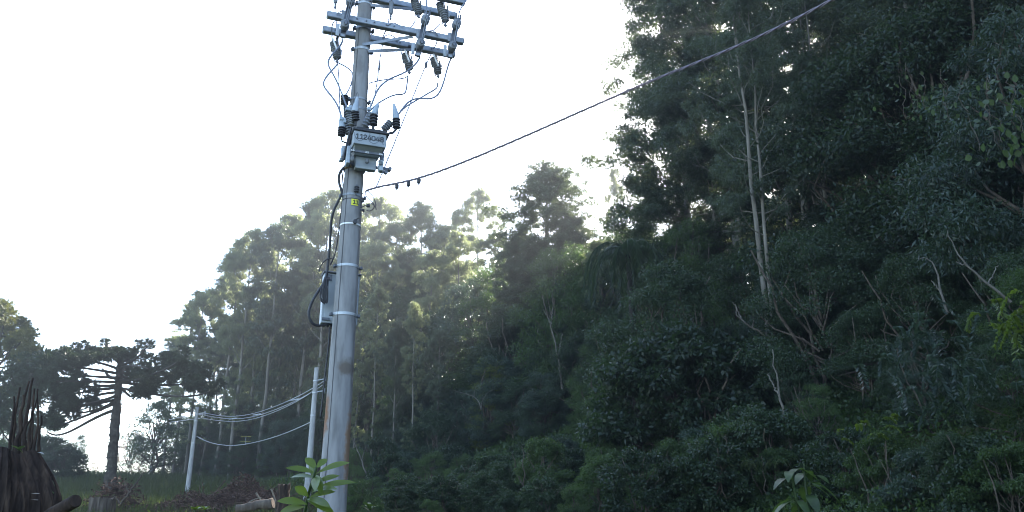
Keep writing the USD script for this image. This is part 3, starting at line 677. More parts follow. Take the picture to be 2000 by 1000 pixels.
for i, ch in enumerate('1124048'):
    v, f = vf(meshkit.text_mesh(ch, .074, .002, True)); v = v * [1.05, 1, 1]; v = v - [v[:, 0].mean(), 0, 0]
    p = loc(uc - .01 + (i - 3) * .057, TO + .001, zt - .12)
    tr.part('digit', (p + v[:, :1] * U + v[:, 1:2] * Z + v[:, 2:] * N, f), 'black_paint', cover)
tr.part('side_fin', box(loc(u0 - .03, TB + .10, zm - .10), (.05, .16, .26), AX, .008), 'cap_polymer')
tr.part('side_fin', box(loc(u1 - .02, TB + .14, zm - .20), (.06, .10, .16), AX, .008), 'cap_polymer')
tr.part('lifting_lug', [box(loc(u1 + .02, TB + .12, zm - .27), (.09, .03, .03), AX), cyl(loc(u1 + .06, TB + .09, zm - .27), loc(u1 + .06, TB + .15, zm - .27), .026, 10)], 'galvanised_dark')
tr.part('lifting_lug', [tube([loc(u1 + .03 + .03 * math.cos(a), TO - .15, zm - .10 + .035 * math.sin(a)) for a in np.linspace(0, 6.28, 13)], .006, 5)], 'cap_polymer')
zk = zof(331)
hang = [box(loc(.0, prad(zk) + .03, zk), (.30, .05, .04), AX, .006), box(loc(.30, prad(zk) + .10, zk - .03), (.30, .03, .04), AX), box(loc(.34, prad(zk) + .12, zk + .09), (.05, .05, .22), AX),
        box(loc(.16, prad(zk) + .10, zk + .05), (.10, .05, .06), AX), cyl(loc(.46, prad(zk) + .06, zk - .03), loc(.46, prad(zk) + .14, zk - .03), .026, 10), tube([[PXC, D, zk - .03], [PXC, D, zk + .03]], prad(zk) + .02, 30)]
tr.part('hanger_bracket', hang, 'galvanised_dark')
tr.part('mark', (lambda v, f: (loc(.30, prad(zk) + .117, zk - .047) + (v[:, :1] - .02) * U + v[:, 1:2] * Z + v[:, 2:] * N, f))(*vf(meshkit.text_mesh('X1', .03, .002, True))), 'white_paint')
def bushing(a, b, cap=None, mat='porcelain', ribs=5, r=(.034, .058), label=None):
    """a, b: (px, py, o) of foot and head; cap: (px, py, o) of the pale cap's tip"""
    pa, pb = pl(*a), pl(*b)
    q = tr.part('bushing', ribbed(pa, pb, r[0], r[1], ribs), mat, smooth=40)
    if cap:
        pc = pl(*cap); d = pc - pb
        tr.part('cap', tube([pb - d * .05, pb + d * .08, pb + d * .75, pb + d * .97, pc], [.045, .05, .03, .018, .005], 12), 'cap_polymer', q, smooth=40)
# three high bushings on the lid, each with a dark arrester under a pale cap
bushing((686, 246, .42), (692, 224, .45)); bushing((695, 236, .5), (693, 217, .52), (698, 190, .52), 'black_rubber', 4)
bushing((712, 249, .32), (727, 221, .34)); bushing((729, 246, .5), (731, 223, .5), (738, 203, .5), 'black_rubber', 4)
bushing((749, 254, .4), (764, 238, .42)); bushing((774, 251, .45), (774, 231, .45), (769, 203, .45), 'black_rubber', 4)
bushing((683, 262, .2), (674, 240, .2)); bushing((667, 266, .22), (668, 248, .22), (666, 226, .22), 'black_rubber', 4)
bushing((673, 205, .05), (673, 186, .05), None, 'black_rubber', 4)
bushing((682, 240, .1), (680, 216, .1))
for m in ([tube([pl(*q) for q in ((667, 266, .22), (668, 276, .22), (682, 281, .24))], .012, 8), tube([pl(*q) for q in ((774, 252, .45), (768, 259, .45), (752, 262, .45))], .018, 8),
                         tube([pl(*q) for q in ((695, 236, .5), (694, 246, .5))], .016, 8), tube([pl(*q) for q in ((729, 246, .5), (728, 255, .5))], .016, 8),
                         tube([pl(*q) for q in ((673, 205, .05), (674, 228, .1), (682, 240, .1))], .02, 8)]): tr.part('arrester_arm', m, 'black_rubber')
for m in ([box(pl(667, 232, .25), (.06, .05, .05), AX, .008), box(pl(680, 214, .2), (.08, .05, .04), AX, .008), box(pl(684, 210, .2), (.05, .06, .06), AX, .01), box(pl(721, 213, .3), (.06, .05, .05), AX, .008), box(pl(673, 236, .25), (.04, .04, .07), AX, .008)]): tr.part('clamp', m, 'cap_polymer')
tr.part('side_conduit', [bar(pl(690, 256, .35), pl(670, 312, .2), .035, .05), bar(pl(686, 250, .4), pl(671, 305, .25), .02, .03)], 'black_rubber')
tr.part('side_box', [box(pl(671, 298, .15), (.07, .10, .17), AX, .008), box(pl(667, 313, .15), (.06, .08, .03), AX)], 'cap_polymer')
wires_black = [[(693, 258, .535), (696, 270, .54), (703, 275, .54), (710, 271, .54), (714, 261, .54)], [(728, 256, .54), (721, 264, .545), (722, 276, .545), (732, 280, .545), (740, 274, .545), (742, 262, .54)],
               [(746, 253, .5), (750, 228, .5), (755, 216, .5), (760, 218, .5), (758, 232, .5), (752, 252, .5)], [(690, 224, .53), (694, 190, .54), (698, 181, .54), (700, 190, .53)], [(739, 204, .5), (739, 190, .5), (740, 186, .5), (741, 192, .5), (740, 205, .5)],
               [(769, 205, .45), (768, 196, .45), (770, 194, .45), (772, 205, .45)], [(748, 266, .53), (746, 275, .54), (749, 283, .53)]]
for w in wires_black: tr.part('jumper_wire', tube(curve([pl(*q) for q in w], 24), .0028, 5, False), 'black_rubber')

# conductors about the pole: (px, py, o) along each
def wire(label, pts, r=.006, mat='aluminium_wire', name='wire', cat='wire', n=40):
    return single(name, tube(curve([pl(*q) for q in pts], n), (r * 1.0 if r > .015 else max(r * 1.45, .008)), 6), mat, label, cat, smooth=True)
wire('thick grey lead crossing itself below the left switch', [(668, 76, .0), (661, 93, .05), (641, 122, .1), (650, 144, .12), (667, 181, .15), (679, 214, .2)], .009)
wire('grey lead bowing out farthest left below the left cutout', [(659, 125, -.1), (645, 141, 0), (632, 163, .05), (637, 175, .1), (649, 190, .15), (667, 231, .22)], .009)
wire('thin lead bulging right towards the left bushing below the left cutout', [(661, 123, -.1), (684, 137, -.05), (689, 150, 0), (679, 179, .05), (674, 187, .05)], .006)
wire('thin straight wire dropping from the left cutout', [(660, 125, -.1), (662, 160, 0), (664, 222, .2)], .004)
wire('lead sweeping from the second switch down to the middle bushing', [(820, 107, 0), (814, 122, .05), (789, 142, .1), (760, 155, .2), (741, 171, .25), (732, 188, .3), (722, 212, .3)], .009)
wire('thin lead running left from the middle cutout behind the pole', [(796, 148, -.1), (791, 152, -.1), (760, 155, -.15), (738, 158, -.15), (720, 163, -.18)], .006)
wire('lead dropping from the middle cutout then turning to the pole', [(797, 148, -.1), (796, 156, -.1), (794, 171, 0), (789, 183, .1), (774, 185, .2), (755, 192, .25), (730, 209, .3), (714, 230, .3), (710, 246, .32)], .008)
wire('lead dropping from the right cutout to the right bushing', [(853, 161, -.15), (855, 167, -.15), (842, 179, -.05), (820, 192, .1), (798, 205, .25), (780, 221, .4), (774, 231, .45)], .008)
wire('long lead bowing right of the others down to the right bushing', [(881, 114, .0), (871, 144, .05), (861, 175, .1), (850, 189, .15), (836, 193, .2), (812, 193, .3), (792, 205, .4), (775, 228, .45)], .009)
wire('thin guy wire hanging straight down right of the pole', [(747, 88, -.2), (741, 123, -.1), (739, 141, 0), (732, 186, .2)], .004)
wire('long thin straight wire slanting past the transformer', [(842, 106, -.2), (833, 125, -.15), (807, 188, .1), (790, 230, .2), (760, 305, .3), (735, 365, .2)], .004)
wire('hair thin wire below the hanging arrester', [(759, 36, .1), (757, 51, .1), (752, 63, .1), (748, 76, -.1)], .003)
wire('looped jumper between the arrester and the upper cutout', [(757, 50, .25), (763, 46, .25), (772, 46, .2), (785, 52, .2), (798, 55, .15), (806, 49, .15), (811, 38, .1)], .005)
wire('short jumper below the larger upper cutout', [(836, 61, .25), (844, 60, .2), (855, 52, .15), (861, 46, .1)], .005)
wire('small curl of wire over the right half of the crossarm', [(838, 61, .27), (847, 61, .27), (853, 66, .27), (855, 70, .26)], .004)
wire('short hanging wire between the two crossarms on the right', [(853, 80, .1), (850, 90, -.1), (846, 95, -.16)], .004)
wire('wire rising from the rightmost switch out of the frame', [(894, 38, .35), (896, 30, .35), (899, 19, .3), (911, 0, .25), (925, -25, .2)], .007)
wire('wire rising straight from the second switch out of the frame', [(832, 30, .35), (833, 10, .35), (833, -25, .3)], .007)
wire('arched wire from the crossarm down into the middle cutout', [(750, 74, -.13), (760, 68, -.12), (772, 75, -.12), (781, 93, -.2), (786, 112, -.18), (788, 122, -.15)], .005)
wire('small arched wire on the left end of the upper lower crossarm', [(658, 28, .27), (664, 23, .3), (671, 22, .3)], .005)
wire('thin drop below the arrester cut by the frame', [(656, 12, .1), (657, 53, .0)], .003)
wire('thin pair link between the left ends of the crossarms', [(653, 42, .15), (648, 57, -.1), (649, 80, -.2)], .004)
for px, py, lab in ((741, 131, 'sleeve on the thin guy wire right of the pole'), (832, 127, 'sleeve on the long slanting wire')):
    c = pl(px, py, -.1); t = Thing('wire_sleeve', lab, 'clamp', c)
    t.part('sleeve', tube([c + Z * .07, c + Z * .03, c - Z * .04, c - Z * .06], [.006, .018, .02, .006], 8), 'galvanised_dark', smooth=True)
    t.part('tail', tube(curve([c - Z * .05, c - Z * .10 + U * .01, c - Z * .13 - U * .012], 8), .003, 4), 'galvanised_dark')
wire('heavy black cable falling from the transformer and looping under the cabinet', [(684, 324, .2), (672, 327, .15), (663, 340, .1), (662, 355, .08), (667, 375, .06), (665, 384, .05), (651, 414, .0), (645, 466, -.1), (640, 520, -.15), (635, 546, -.12), (614, 581, -.1), (604, 605, -.1), (604, 620, -.1), (611, 632, -.12), (624, 636, -.18), (648, 632, -.28)], .0175, 'black_rubber', 'black_cable', 'cable', 90)
single('brass_sleeve', tube(curve([pl(686, 323, .2), pl(674, 327.5, .15)], 5), .024, 10), 'brown_metal', 'tan sleeve round the top end of the black cable', 'sleeve', smooth=40)
wire('thin black wire falling beside the heavy black cable', [(667, 330, .05), (669, 385, -.05), (663, 440, -.12), (656, 488, -.15), (645, 517, -.15)], .006, 'black_rubber', 'black_cable', 'cable')
wire('thin black tail curling left above the cabinet', [(650, 506, -.12), (638, 507, -.12), (627, 519, -.12), (623, 532, -.12)], .005, 'black_rubber', 'black_cable', 'cable')
coil = []
for k in range(5):
    x = 627 + k * 2.3
    coil.append(tube(curve([pl(x + 7, 542, -.12 - .01 * k), pl(x + 1, 560, -.08), pl(x - 1 - k * .2, 583 + 3 * (k % 2), -.08), pl(x + 2, 590 + 2 * (k % 3), -.08), pl(x + 4, 575, -.06), pl(x + 9, 545, -.1)], 24), .009, 5))
single('cable_coil', coil, 'black_rubber', 'hanging coil of black cable beside the cabinet', 'cable', smooth=True)
wire('thin dark twisted wire hanging down the back of the big pole', [(644, 640, -.25), (640, 690, -.25), (634, 740, -.25), (630, 780, -.25), (626, 815, -.25), (629, 800, -.28)], .008, 'black_rubber', 'black_cable', 'cable')
# cabinet behind the pole
zc0, zc1 = zof(628) + .02, zof(534) + .05
ul, ur = (pl(630, 580, -.25) - PC) @ U, (pl(700, 590, -.25) - PC) @ U
cab = Thing('meter_cabinet', 'grey metal cabinet strapped behind the big pole', 'cabinet', loc(0, -.3, zc0))
cab.part('body', box(loc((ul + ur) / 2, -.33, (zc0 + zc1) / 2), (ur - ul, .19, zc1 - zc0), AX, .008), 'paint_grey')
cab.part('door', box(loc((ul + ur) / 2 + .01, -.228, (zc0 + zc1) / 2 - .01), (ur - ul - .05, .012, zc1 - zc0 - .08), AX, .004), 'paint_grey')
cab.part('roof', box(loc((ul + ur) / 2, -.32, zc1 + .012), (ur - ul + .03, .24, .02), AX, .004), 'galvanised_dark')
for m in ([box(loc(ul + .07, -.215, zc1 - .07), (.07, .015, .09), AX), box(loc(ul + .06, -.215, zc0 + .05), (.10, .015, .035), AX)]): cab.part('hinge', m, 'galvanised_dark')
for k in (.05, .1, .15): cab.part('gland', cyl(loc(ul + k, -.3, zc0 + .01), loc(ul + k, -.3, zc0 - .04), .018, 8), 'black_rubber')

# service cable: three strands twisted together, coming over our heads to the right
ends = [at(716, 372, 10.62), at(760, 361, 10.35), at(810, 350, 10.05), at(1000, 277, 8.9), at(1285, 153, 7.4), at(1470, 77, 6.55), at(1625, 0, 5.9), at(1800, -95, 5.2)]
mid = curve(ends, 260)
tt = unit(np.gradient(mid, axis=0)); s1 = unit(np.cross(tt, Z)); s2 = np.cross(s1, tt)
acc = np.concatenate([[0], np.cumsum(np.linalg.norm(np.diff(mid, axis=0), axis=1))])
cable = Thing('service_cable', 'twisted overhead cable running from the big pole out over the right', 'cable', ends[0])
for k in range(3):
    a = acc * 2 * math.pi / .42 + k * 2.094
    cable.part('strand', tube(mid + .0085 * (np.cos(a)[:, None] * s1 + np.sin(a)[:, None] * s2), .0072 if k else .006, 6), ['multiplex_wire', 'multiplex_wire', 'multiplex_wire'][k], smooth=True)
for i, (px, py) in enumerate(((765.5, 364), (789, 357), (809, 353))):
    j = np.argmin([np.hypot(*(np.array(q)[:2] - at(px, py - 6, 10.2 - .12 * i)[:2])) for q in mid]); c = mid[j]
    cc = c - Z * .045 + tt[j] * .02
    t = Thing('cable_connector', f'black stubby connector on the service cable, {["nearest the pole", "middle of the three", "farthest from the pole"][i]}', 'connector', cc)
    t.part('body', box(cc, (.045, .05, .07), AX, .01), 'black_rubber'); t.part('bolt', cyl(cc - Z * .034, cc - Z * .05, .012, 6), 'galvanised_dark')
anc = Thing('cable_anchor', 'black insulator clevis holding the service cable to the pole', 'insulator', on_pole(.55, zof(378), .04))
c = on_pole(.5, zof(378), .035)
anc.part('spool', ribbed(c - Z * .05, c + Z * .05, .022, .036, 3), 'black_rubber', smooth=40); anc.part('clevis', [tube([c - Z * .065, c - Z * .065 - N * .06], .012, 6), tube([c + Z * .065, c + Z * .065 - N * .06], .012, 6), cyl(c - Z * .07, c + Z * .07, .008, 6)], 'galvanised_dark')
anc.part('tail', [tube(curve([at(714, 372, 10.6), at(716, 384, 10.6), at(724, 392, 10.6), at(731, 402, 10.62), at(728, 409, 10.65), at(716, 411, 10.68)], 20), .006, 5), tube(curve([at(715, 373, 10.6), at(726, 380, 10.6), at(733, 395, 10.6), at(734, 404, 10.6)], 16), .006, 5),
                  tube(curve([at(704, 405, 10.66), at(712, 402, 10.6), at(722, 398, 10.6), at(735, 409, 10.6)], 16), .006, 5), tube(curve([at(705, 379, 10.6), at(712, 377, 10.6), at(718, 371, 10.6)], 10), .005, 5)], 'black_rubber')
anc.part('tap_clamp', [box(at(719, 402, 10.6), (.05, .04, .035), AX, .006), box(at(709, 411, 10.64), (.04, .04, .035), AX, .006), box(at(708, 393, 10.64), (.05, .04, .03), AX, .006)], 'black_rubber')

# ------------------------------------------------------------------ smaller concrete poles and their lines
def small_pole(foot, top, Y, label, arms=True, r=(.15, .09)):
    a, b = at(*foot, Y), at(*top, Y); a[2] = float(ground(a[0], Y)) - .2; b[0] = a[0]
    t = Thing('concrete_pole', label, 'pole', a)
    t.part('shaft', tube([a, (a + b) / 2, b], [r[0], (r[0] + r[1]) / 2, r[1]], 16), 'concrete_pale', smooth=40)
    return t, a, b
p2, p2a, p2b = small_pole((600, 965), (623, 718), 35, 'slim grey concrete pole just left of the big pole')
for dz in (.55, 1.05, 2.0, 2.5): p2.part('band', tube([p2b - Z * dz, p2b - Z * (dz + .05)], .115, 14), 'strap_metal', smooth=40)
for dz in (.55, 1.05): p2.part('bracket', [bar(p2b - Z * dz, p2b - Z * dz + [.42, -.05, .06], .04), cyl(p2b - Z * dz + [.4, -.05, -.02], p2b - Z * dz + [.4, -.05, .16], .045, 10)], 'galvanised')
p1, p1a, p1b = small_pole((363, 985), (387, 795), 50, 'slim grey concrete pole standing alone before the far grove')
for dz in (.4, .8, 2.1): p1.part('band', tube([p1b - Z * dz, p1b - Z * (dz + .05)], .115, 14), 'strap_metal', smooth=40)
p1.part('bracket', [bar(p1b - Z * .45, p1b - Z * .45 + [.55, 0, .05], .05), cyl(p1b - Z * .45 + [.5, 0, 0], p1b - Z * .45 + [.5, 0, .2], .05, 8)], 'galvanised')
p3, p3a, p3b = small_pole((290, 955), (298, 868), 100, 'tiny distant concrete pole with short crossarm before the sparse tree', r=(.2, .14))
p3.part('arm', bar(p3b - Z * .1 + [-.1, 0, 0], p3b - Z * .1 + [1.5, 0, -.0], .09), 'galvanised')
def span(label, pts, r=.012, n=40):
    return single('line_wire', tube(curve([at(*q) for q in pts], n), r, 5), 'line_wire', label, 'wire', smooth=True)
principled('line_wire', [(.3, (.32, .34, .38)), (.7, (.42, .44, .48))], 20, .5, .3)
span('topmost wire sagging between the two slim poles', [(636, 742, 35), (580, 775, 40), (520, 800, 44), (455, 813, 48), (398, 806, 50)], .016)
span('second wire sagging between the two slim poles', [(630, 752, 35), (575, 784, 40), (515, 808, 44), (455, 818, 48), (400, 811, 50)], .016)
span('third wire sagging between the two slim poles', [(619, 757, 35), (570, 789, 40), (510, 814, 44), (450, 823, 48), (392, 816, 50)], .016)
span('low lone wire sagging deepest between the two slim poles', [(612, 822, 35), (560, 845, 39), (510, 861, 43), (450, 870, 47), (410, 864, 49), (384, 852, 50)], .018)
span('upper wire leaving the lone slim pole to the left', [(398, 806, 50), (360, 813, 60), (330, 820, 72)], .018)
span('lower wire leaving the lone slim pole to the left', [(391, 817, 50), (360, 821, 60), (330, 825, 72)], .018)
for i, (px, py, Y) in enumerate([(575, 780, 40), (502, 809, 45), (455, 817, 48)]):
    c = at(px, py, Y); t = Thing('wire_spacer', f'small pale spacer on the sagging wires, {["nearest the big pole", "middle one", "nearest the lone slim pole"][i]}', 'spacer', c)
    t.part('body', [bar(c - [.0, 0, .28], c + [0, 0, .2], .05, .05), bar(c - [.22, 0, .05], c + [.22, 0, .02], .05)], 'galvanised')
c = at(480, 858, 46); t = Thing('yellow_marker', 'pair of short yellow bars hung above the low lone wire', 'marker', c)
for dz in (-.13, .13): t.part('bar', cyl(c + [-.28, 0, dz], c + [.28, 0, dz + .01], .011, 8), 'yellow_faded')
t.part('strap', cyl(c + [0, 0, -.3], c + [0, 0, .13], .012, 6), 'galvanised')

# ------------------------------------------------------------------ araucarias
def tuft(rng, c, r, n):
    """ball of stiff branchlets, each ringed with needles"""
    m = 60
    u = unit(rng.normal(size=(m, 3)) + [0, 0, .45]); ax = np.repeat(u, n // m, 0)
    t = rng.uniform(.25, 1, len(ax))[:, None] ** .7
    pos = c + ax * t * r * np.array([1, 1, .8])
    d = unit(ax * 1.0 + rng.normal(size=ax.shape) * .55); s = unit(np.cross(d, rng.normal(size=d.shape)))
    L = r * rng.uniform(.22, .34, (len(ax), 1)); W = r * .075
    v = np.stack([pos - s * W, pos + s * W, pos + d * L], 1).reshape(-1, 3)
    return v, np.arange(len(v)).reshape(-1, 3)
r2 = np.random.default_rng(21)
YA = 50
aa = at(214, 968, YA); aa[2] = float(ground(aa[0], YA)) - .2; ab = at(237, 690, YA)
def trunk_at(py): return at(214 + 24 * (968 - py) / 278 - 1, py, YA)
A = Thing('araucaria_tree', 'umbrella shaped araucaria with dark trunk and bare curving branches', 'tree', aa)
tl = np.array([trunk_at(p) for p in np.linspace(985, 690, 40)]); tl += r2.normal(size=tl.shape) * .025
A.part('trunk', tube(tl, np.linspace(.37, .17, 40) + r2.normal(size=40) * .02, 14), 'bark_araucaria', smooth=True)
nub = []
for _ in range(150):
    z = r2.random(); q = tl[int(z * 39)]; a = r2.uniform(0, 6.28); rr = .36 - .2 * z
    e = q + [rr * math.cos(a), rr * math.sin(a), 0]; nub.append(tube([e, e + [.09 * math.cos(a), .09 * math.sin(a), -.04]], [.05, .015], 5))
A.part('branch_stubs', nub, 'bark_araucaria', kind='stuff')
BR = [[(722, 0), (190, 708, .5), (150, 704, 1)], [(730, 0), (185, 722, -1), (140, 716, -2)], [(738, 0), (180, 735, .6), (120, 730, 1)], [(746, 0), (180, 745, -1.5), (110, 745, -3)], [(752, 0), (185, 755, 0), (130, 757, 0)],
      [(758, 0), (185, 762, 1), (120, 775, 2)], [(766, 0), (190, 772, -.6), (150, 786, -1)], [(772, 0), (195, 783, -1), (160, 790, -1.5)], [(780, 0), (180, 790, .5), (115, 800, 1)], [(781, 0), (190, 800, 1), (150, 806, 2)], [(786, 0), (160, 815, -.5), (97, 838, -1)],
      [(800, 0), (150, 836, .5), (118, 849, .7), (93, 844, 1)], [(735, 0), (300, 740, 1), (370, 722, 2)], [(746, 0), (310, 752, 0), (405, 745, 1)], [(757, 0), (300, 770, -1), (385, 772, -2), (408, 765, -2)], [(742, 0), (290, 735, -2), (350, 705, -3)],
      [(712, 0), (205, 690, 1), (165, 676, 1)], [(705, 0), (222, 690, -.6), (204, 672, -1)], [(708, 0), (258, 695, .8), (272, 674, 1)], [(715, 0), (265, 700, -1), (288, 676, -2)], [(720, 0), (262, 715, -2.5), (290, 720, -4)], [(725, 0), (250, 720, 2.5), (265, 712, 5)],
      [(760, 0), (247, 768, 0), (256, 775, 0), (264, 762, 0)], [(740, 0), (215, 735, 3), (200, 720, 5)], [(733, 0), (215, 738, -3), (205, 725, -5)]]
tips = []
for b in BR:
    pts = [trunk_at(b[0][0])] + [at(q[0], q[1], YA + q[2]) for q in b[1:]]
    ln = curve(pts, 14); tips.append(ln)
    A.part('branch', tube(ln, np.linspace(.10, .045, 14), 6), 'bark_araucaria', smooth=True)
tc = []
for ln in tips[:12] + tips[12:16]:
    for _ in range(3): tc.append(ln[-1 - r2.integers(0, 2)] + r2.normal(size=3) * [.5, .7, .28] + [0, 0, .25])
for ln in tips[16:20]: tc.append(ln[-1] + [0, 0, .1])
for _ in range(64):                       # the mass of the umbrella
    px = r2.uniform(112, 305); k = (px - 208) / 100
    tc.append(at(px, r2.uniform(684 + 10 * k * k, (698 if 160 < px < 236 else 716) + 22 * (px > 240) + 10 * r2.random()), YA + r2.uniform(-3.5, 3.5)))
for _ in range(14): tc.append(at(r2.uniform(255, 300), r2.uniform(735, 775), YA + r2.uniform(-2.5, 2.5)))
for _ in range(34):
    px = r2.uniform(312, 412); tc.append(at(px, r2.uniform(692 + .28 * (px - 312), 735 + .38 * (px - 312)), YA + 2 + r2.uniform(-2, 2)))
for _ in range(20): tc.append(at(r2.uniform(108, 150), r2.uniform(750, 800), YA + r2.uniform(-2, 2)))
A.part('crown', join([tuft(r2, c, r2.uniform(.34, .54), 720) for c in tc]), 'leaf_araucaria')
def small_araucaria(name_label, foot_px, spots, Y, r, n=304, mat='leaf_araucaria'):
    a = at(foot_px, 960, Y); a[2] = float(ground(a[0], Y)) - .2
    t = Thing('araucaria_tree', name_label, 'tree', a)
    tops = [at(px, py, Y + dy) for px, py, dy in spots]; hi = max(tops, key=lambda q: q[2])
    top = np.array([a[0], Y, hi[2] - .3]); t.part('trunk', tube(wobble(r2, a, top, 10, .02), np.linspace(.36, .12, 10), 10), 'bark_araucaria', smooth=True)
    br = []
    for q in tops:
        s0 = np.array([a[0], Y, max(a[2] + 2, q[2] - .5 - .25 * np.hypot(q[0] - a[0], q[1] - Y))]); br.append(tube(curve([s0, (s0 + q) / 2 - [0, 0, .25], q], 8), np.linspace(.07, .03, 8), 5))
    for m in br[:40]: t.part('branch', m, 'bark_araucaria', smooth=True)
    t.part('crown', join([tuft(r2, q, r2.uniform(.75, 1.2) * r, n) for q in tops]), mat)
sp = []
for k in range(58):
    py = r2.uniform(580, 760); px = np.interp(py, [575, 600, 640, 670, 700, 760], [14, 28, 60, 66, 86, 70]) - abs(r2.normal()) * 34
    sp.append((px, py + 12, r2.uniform(-3, 3)))
small_araucaria('tall araucaria cut by the left edge, its tufts painted a sunlit olive', -62, sp, 58, .68, 480, 'leaf_araucaria_olive')
sp = [(r2.uniform(20, 108), r2.uniform(700, 745), r2.uniform(-3, 3)) for k in range(24)] + [(r2.uniform(-20, 110), r2.uniform(735, 830), r2.uniform(-3, 3)) for k in range(44)]
small_araucaria('dark araucaria crowding behind the bare stems at the left', 20, sp, 54, .7, 400)

# ------------------------------------------------------------------ trees of the crest at the left
t, l, c = broadleaf(rng, 9.0, 6.0, .30, .13, 60, .22, .3, 1, 120, .6)
model('sparse_tree', 9.0, [('trunk', t, 'bark_dark', True), ('limbs', l, 'bark_dark', True), ('crown', c, 'leaf_eucalyptus_dark', False)])
t, l, c = broadleaf(rng, 9.0, 6.5, .26, .12, 45, .15, .2, 3, 110, .6)
model('pink_tree', 9.0, [('trunk', t, 'bark_dark', True), ('limbs', l, 'bark_dark', True), ('crown', c, 'leaf_pink', False)])
stand('sparse_tree', 312, 778, 84, 'sparse_tree', 'sparse see-through tree left of the lone slim pole', 'tree', wide=1.0, rot=20)
stand('sparse_tree', 285, 850, 92, 'sparse_tree', 'smaller sparse tree between araucaria trunk and lone slim pole', 'tree', wide=1.2)
stand('pink_tree', 262, 838, 96, 'pink_tree', 'pinkish bare looking tree glowing behind the araucaria trunk', 'tree', wide=.8)
stand('pink_tree', 186, 900, 96, 'pink_tree', 'low pale twiggy bush left of the araucaria trunk', 'shrub', wide=.8)
stand('sparse_tree', 160, 845, 90, 'sparse_tree', 'wispy tree under the drooping araucaria branches', 'tree', wide=.55)
stand(SHRUB[0], 128, 868, 70, 'round_bush', 'dark rounded bush on the crest right of the big stump', 'shrub', wide=1.3)
stand(SHRUB[3], 96, 850, 72, 'round_bush', 'dark bush behind the bare upright stems', 'shrub', wide=1.0)
stand(SHRUB[2], 50, 820, 74, 'round_bush', 'dark bush farthest left behind the bare stems', 'shrub', wide=1.2)
stand(BROAD[1], 20, 740, 76, 'broadleaf_tree', 'dark leafy tree at the left edge under the sunny araucaria', 'tree', wide=.9)
for i, (px, py) in enumerate([(170, 925), (150, 936), (195, 938), (238, 934), (265, 940), (292, 944), (320, 940), (345, 930)]):
    stand(SHRUB[i % 4], px, py, 80 + i % 3, 'crest_shrub', f'low dark shrub of the row along the crest, {ORD[[1, 0, 2, 3, 4, 5, 6, 7][i]]} from the left', 'shrub', wide=1.7)

# ------------------------------------------------------------------ palm among the trees
c = at(1225, 488, 31); pg = float(ground(c[0], 31))
P_ = Thing('palm_tree', 'drooping feathery palm in the dark trees below the sky gap', 'tree', (c[0], 31, pg))
P_.part('trunk', tube(wobble(r2, np.array([c[0], 31, pg - .2]), c, 10, .03), np.linspace(.13, .10, 10), 10), 'bark_black', smooth=True)
for k in range(20):
    az = k * 2.4; L = r2.uniform(1.9, 2.6); up = r2.uniform(.2, 1.1)
    h = np.array([math.cos(az), math.sin(az), 0])
    q = np.linspace(0, 1, 16)[:, None]; ln = c + h * L * np.sin(q * 1.35) * .8 + Z * (up * q * 1.6 - (1.3 + up) * q ** 2.2 * 1.35)
    t_ = unit(np.gradient(ln, axis=0)); sd = unit(np.cross(t_, Z)); idx = np.repeat(np.arange(3, 16), 10)
    sg = r2.choice([-1, 1], len(idx))[:, None]; pos = ln[idx] + t_[idx] * r2.uniform(-.08, .08, (len(idx), 1))
    d = unit(sd[idx] * sg * .55 + t_[idx] * .5 + r2.normal(size=(len(idx), 3)) * .15 - Z * .75); LL = r2.uniform(.45, .7, (len(idx), 1)); w = unit(np.cross(d, t_[idx])) * .016
    v = np.stack([pos - w, pos + w, pos + d * LL], 1).reshape(-1, 3)
    P_.part('frond', join([tube(ln, np.linspace(.028, .006, 16), 4, False), (v, np.arange(len(v)).reshape(-1, 3))]), 'leaf_dark')

# ------------------------------------------------------------------ pale bare branches and a leaning trunk before the dark trees
def twiggy(label, px_lines, Y, r, mat='bark_grey', name='bare_branch', cat='branch'):
    a = at(*px_lines[0][0], Y); t = Thing(name, label, cat, a)
    for k, ln in enumerate(px_lines):
        p = curve([at(x, y, Y + (0.15 * k if i else 0)) for i, (x, y) in enumerate(ln)], 14); p[1:] += r2.normal(size=(13, 3)) * r * .35
        t.part('trunk' if k == 0 else 'twig', tube(p, np.linspace(r * (1 if k == 0 else .6), r * .25, 14), 6), mat, smooth=True)
twiggy('pale forked bare branch below the palm on the right', [[(1392, 740), (1378, 700), (1366, 668), (1356, 630), (1332, 590)], [(1366, 668), (1372, 640), (1364, 612), (1330, 578)], [(1378, 700), (1352, 704), (1340, 694)], [(1392, 740), (1408, 720), (1428, 712)], [(1356, 640), (1345, 606), (1338, 575)]], 29, .05)
twiggy('short pale bare branch pointing up left of the leaning trunk', [[(1494, 655), (1470, 640), (1446, 622), (1436, 596)], [(1446, 622), (1440, 606), (1430, 590)], [(1470, 640), (1474, 616)]], 26, .045)
twiggy('long pale bare branch slanting down to the right edge', [[(1975, 590), (1930, 555), (1890, 518), (1862, 480), (1850, 450)], [(1930, 555), (1948, 520)], [(1890, 518), (1868, 512)]], 15, .028)
twiggy('curved pale bare branch high in the right shrubs', [[(1850, 610), (1838, 570), (1830, 530), (1812, 506), (1795, 504)], [(1838, 570), (1820, 548)]], 17, .03)
twiggy('pale speckled trunk leaning among shrubs near the broad leaved plant', [[(1552, 890), (1541, 850), (1528, 800), (1517, 740), (1510, 680)], [(1520, 770), (1500, 730)]], 20, .045, name='leaning_trunk', cat='tree')
twiggy('thin pale bare stem leaning right of the big pole foot', [[(722, 940), (706, 900), (694, 868), (684, 850)], [(706, 900), (712, 880)]], 42, .05, name='leaning_trunk', cat='tree')
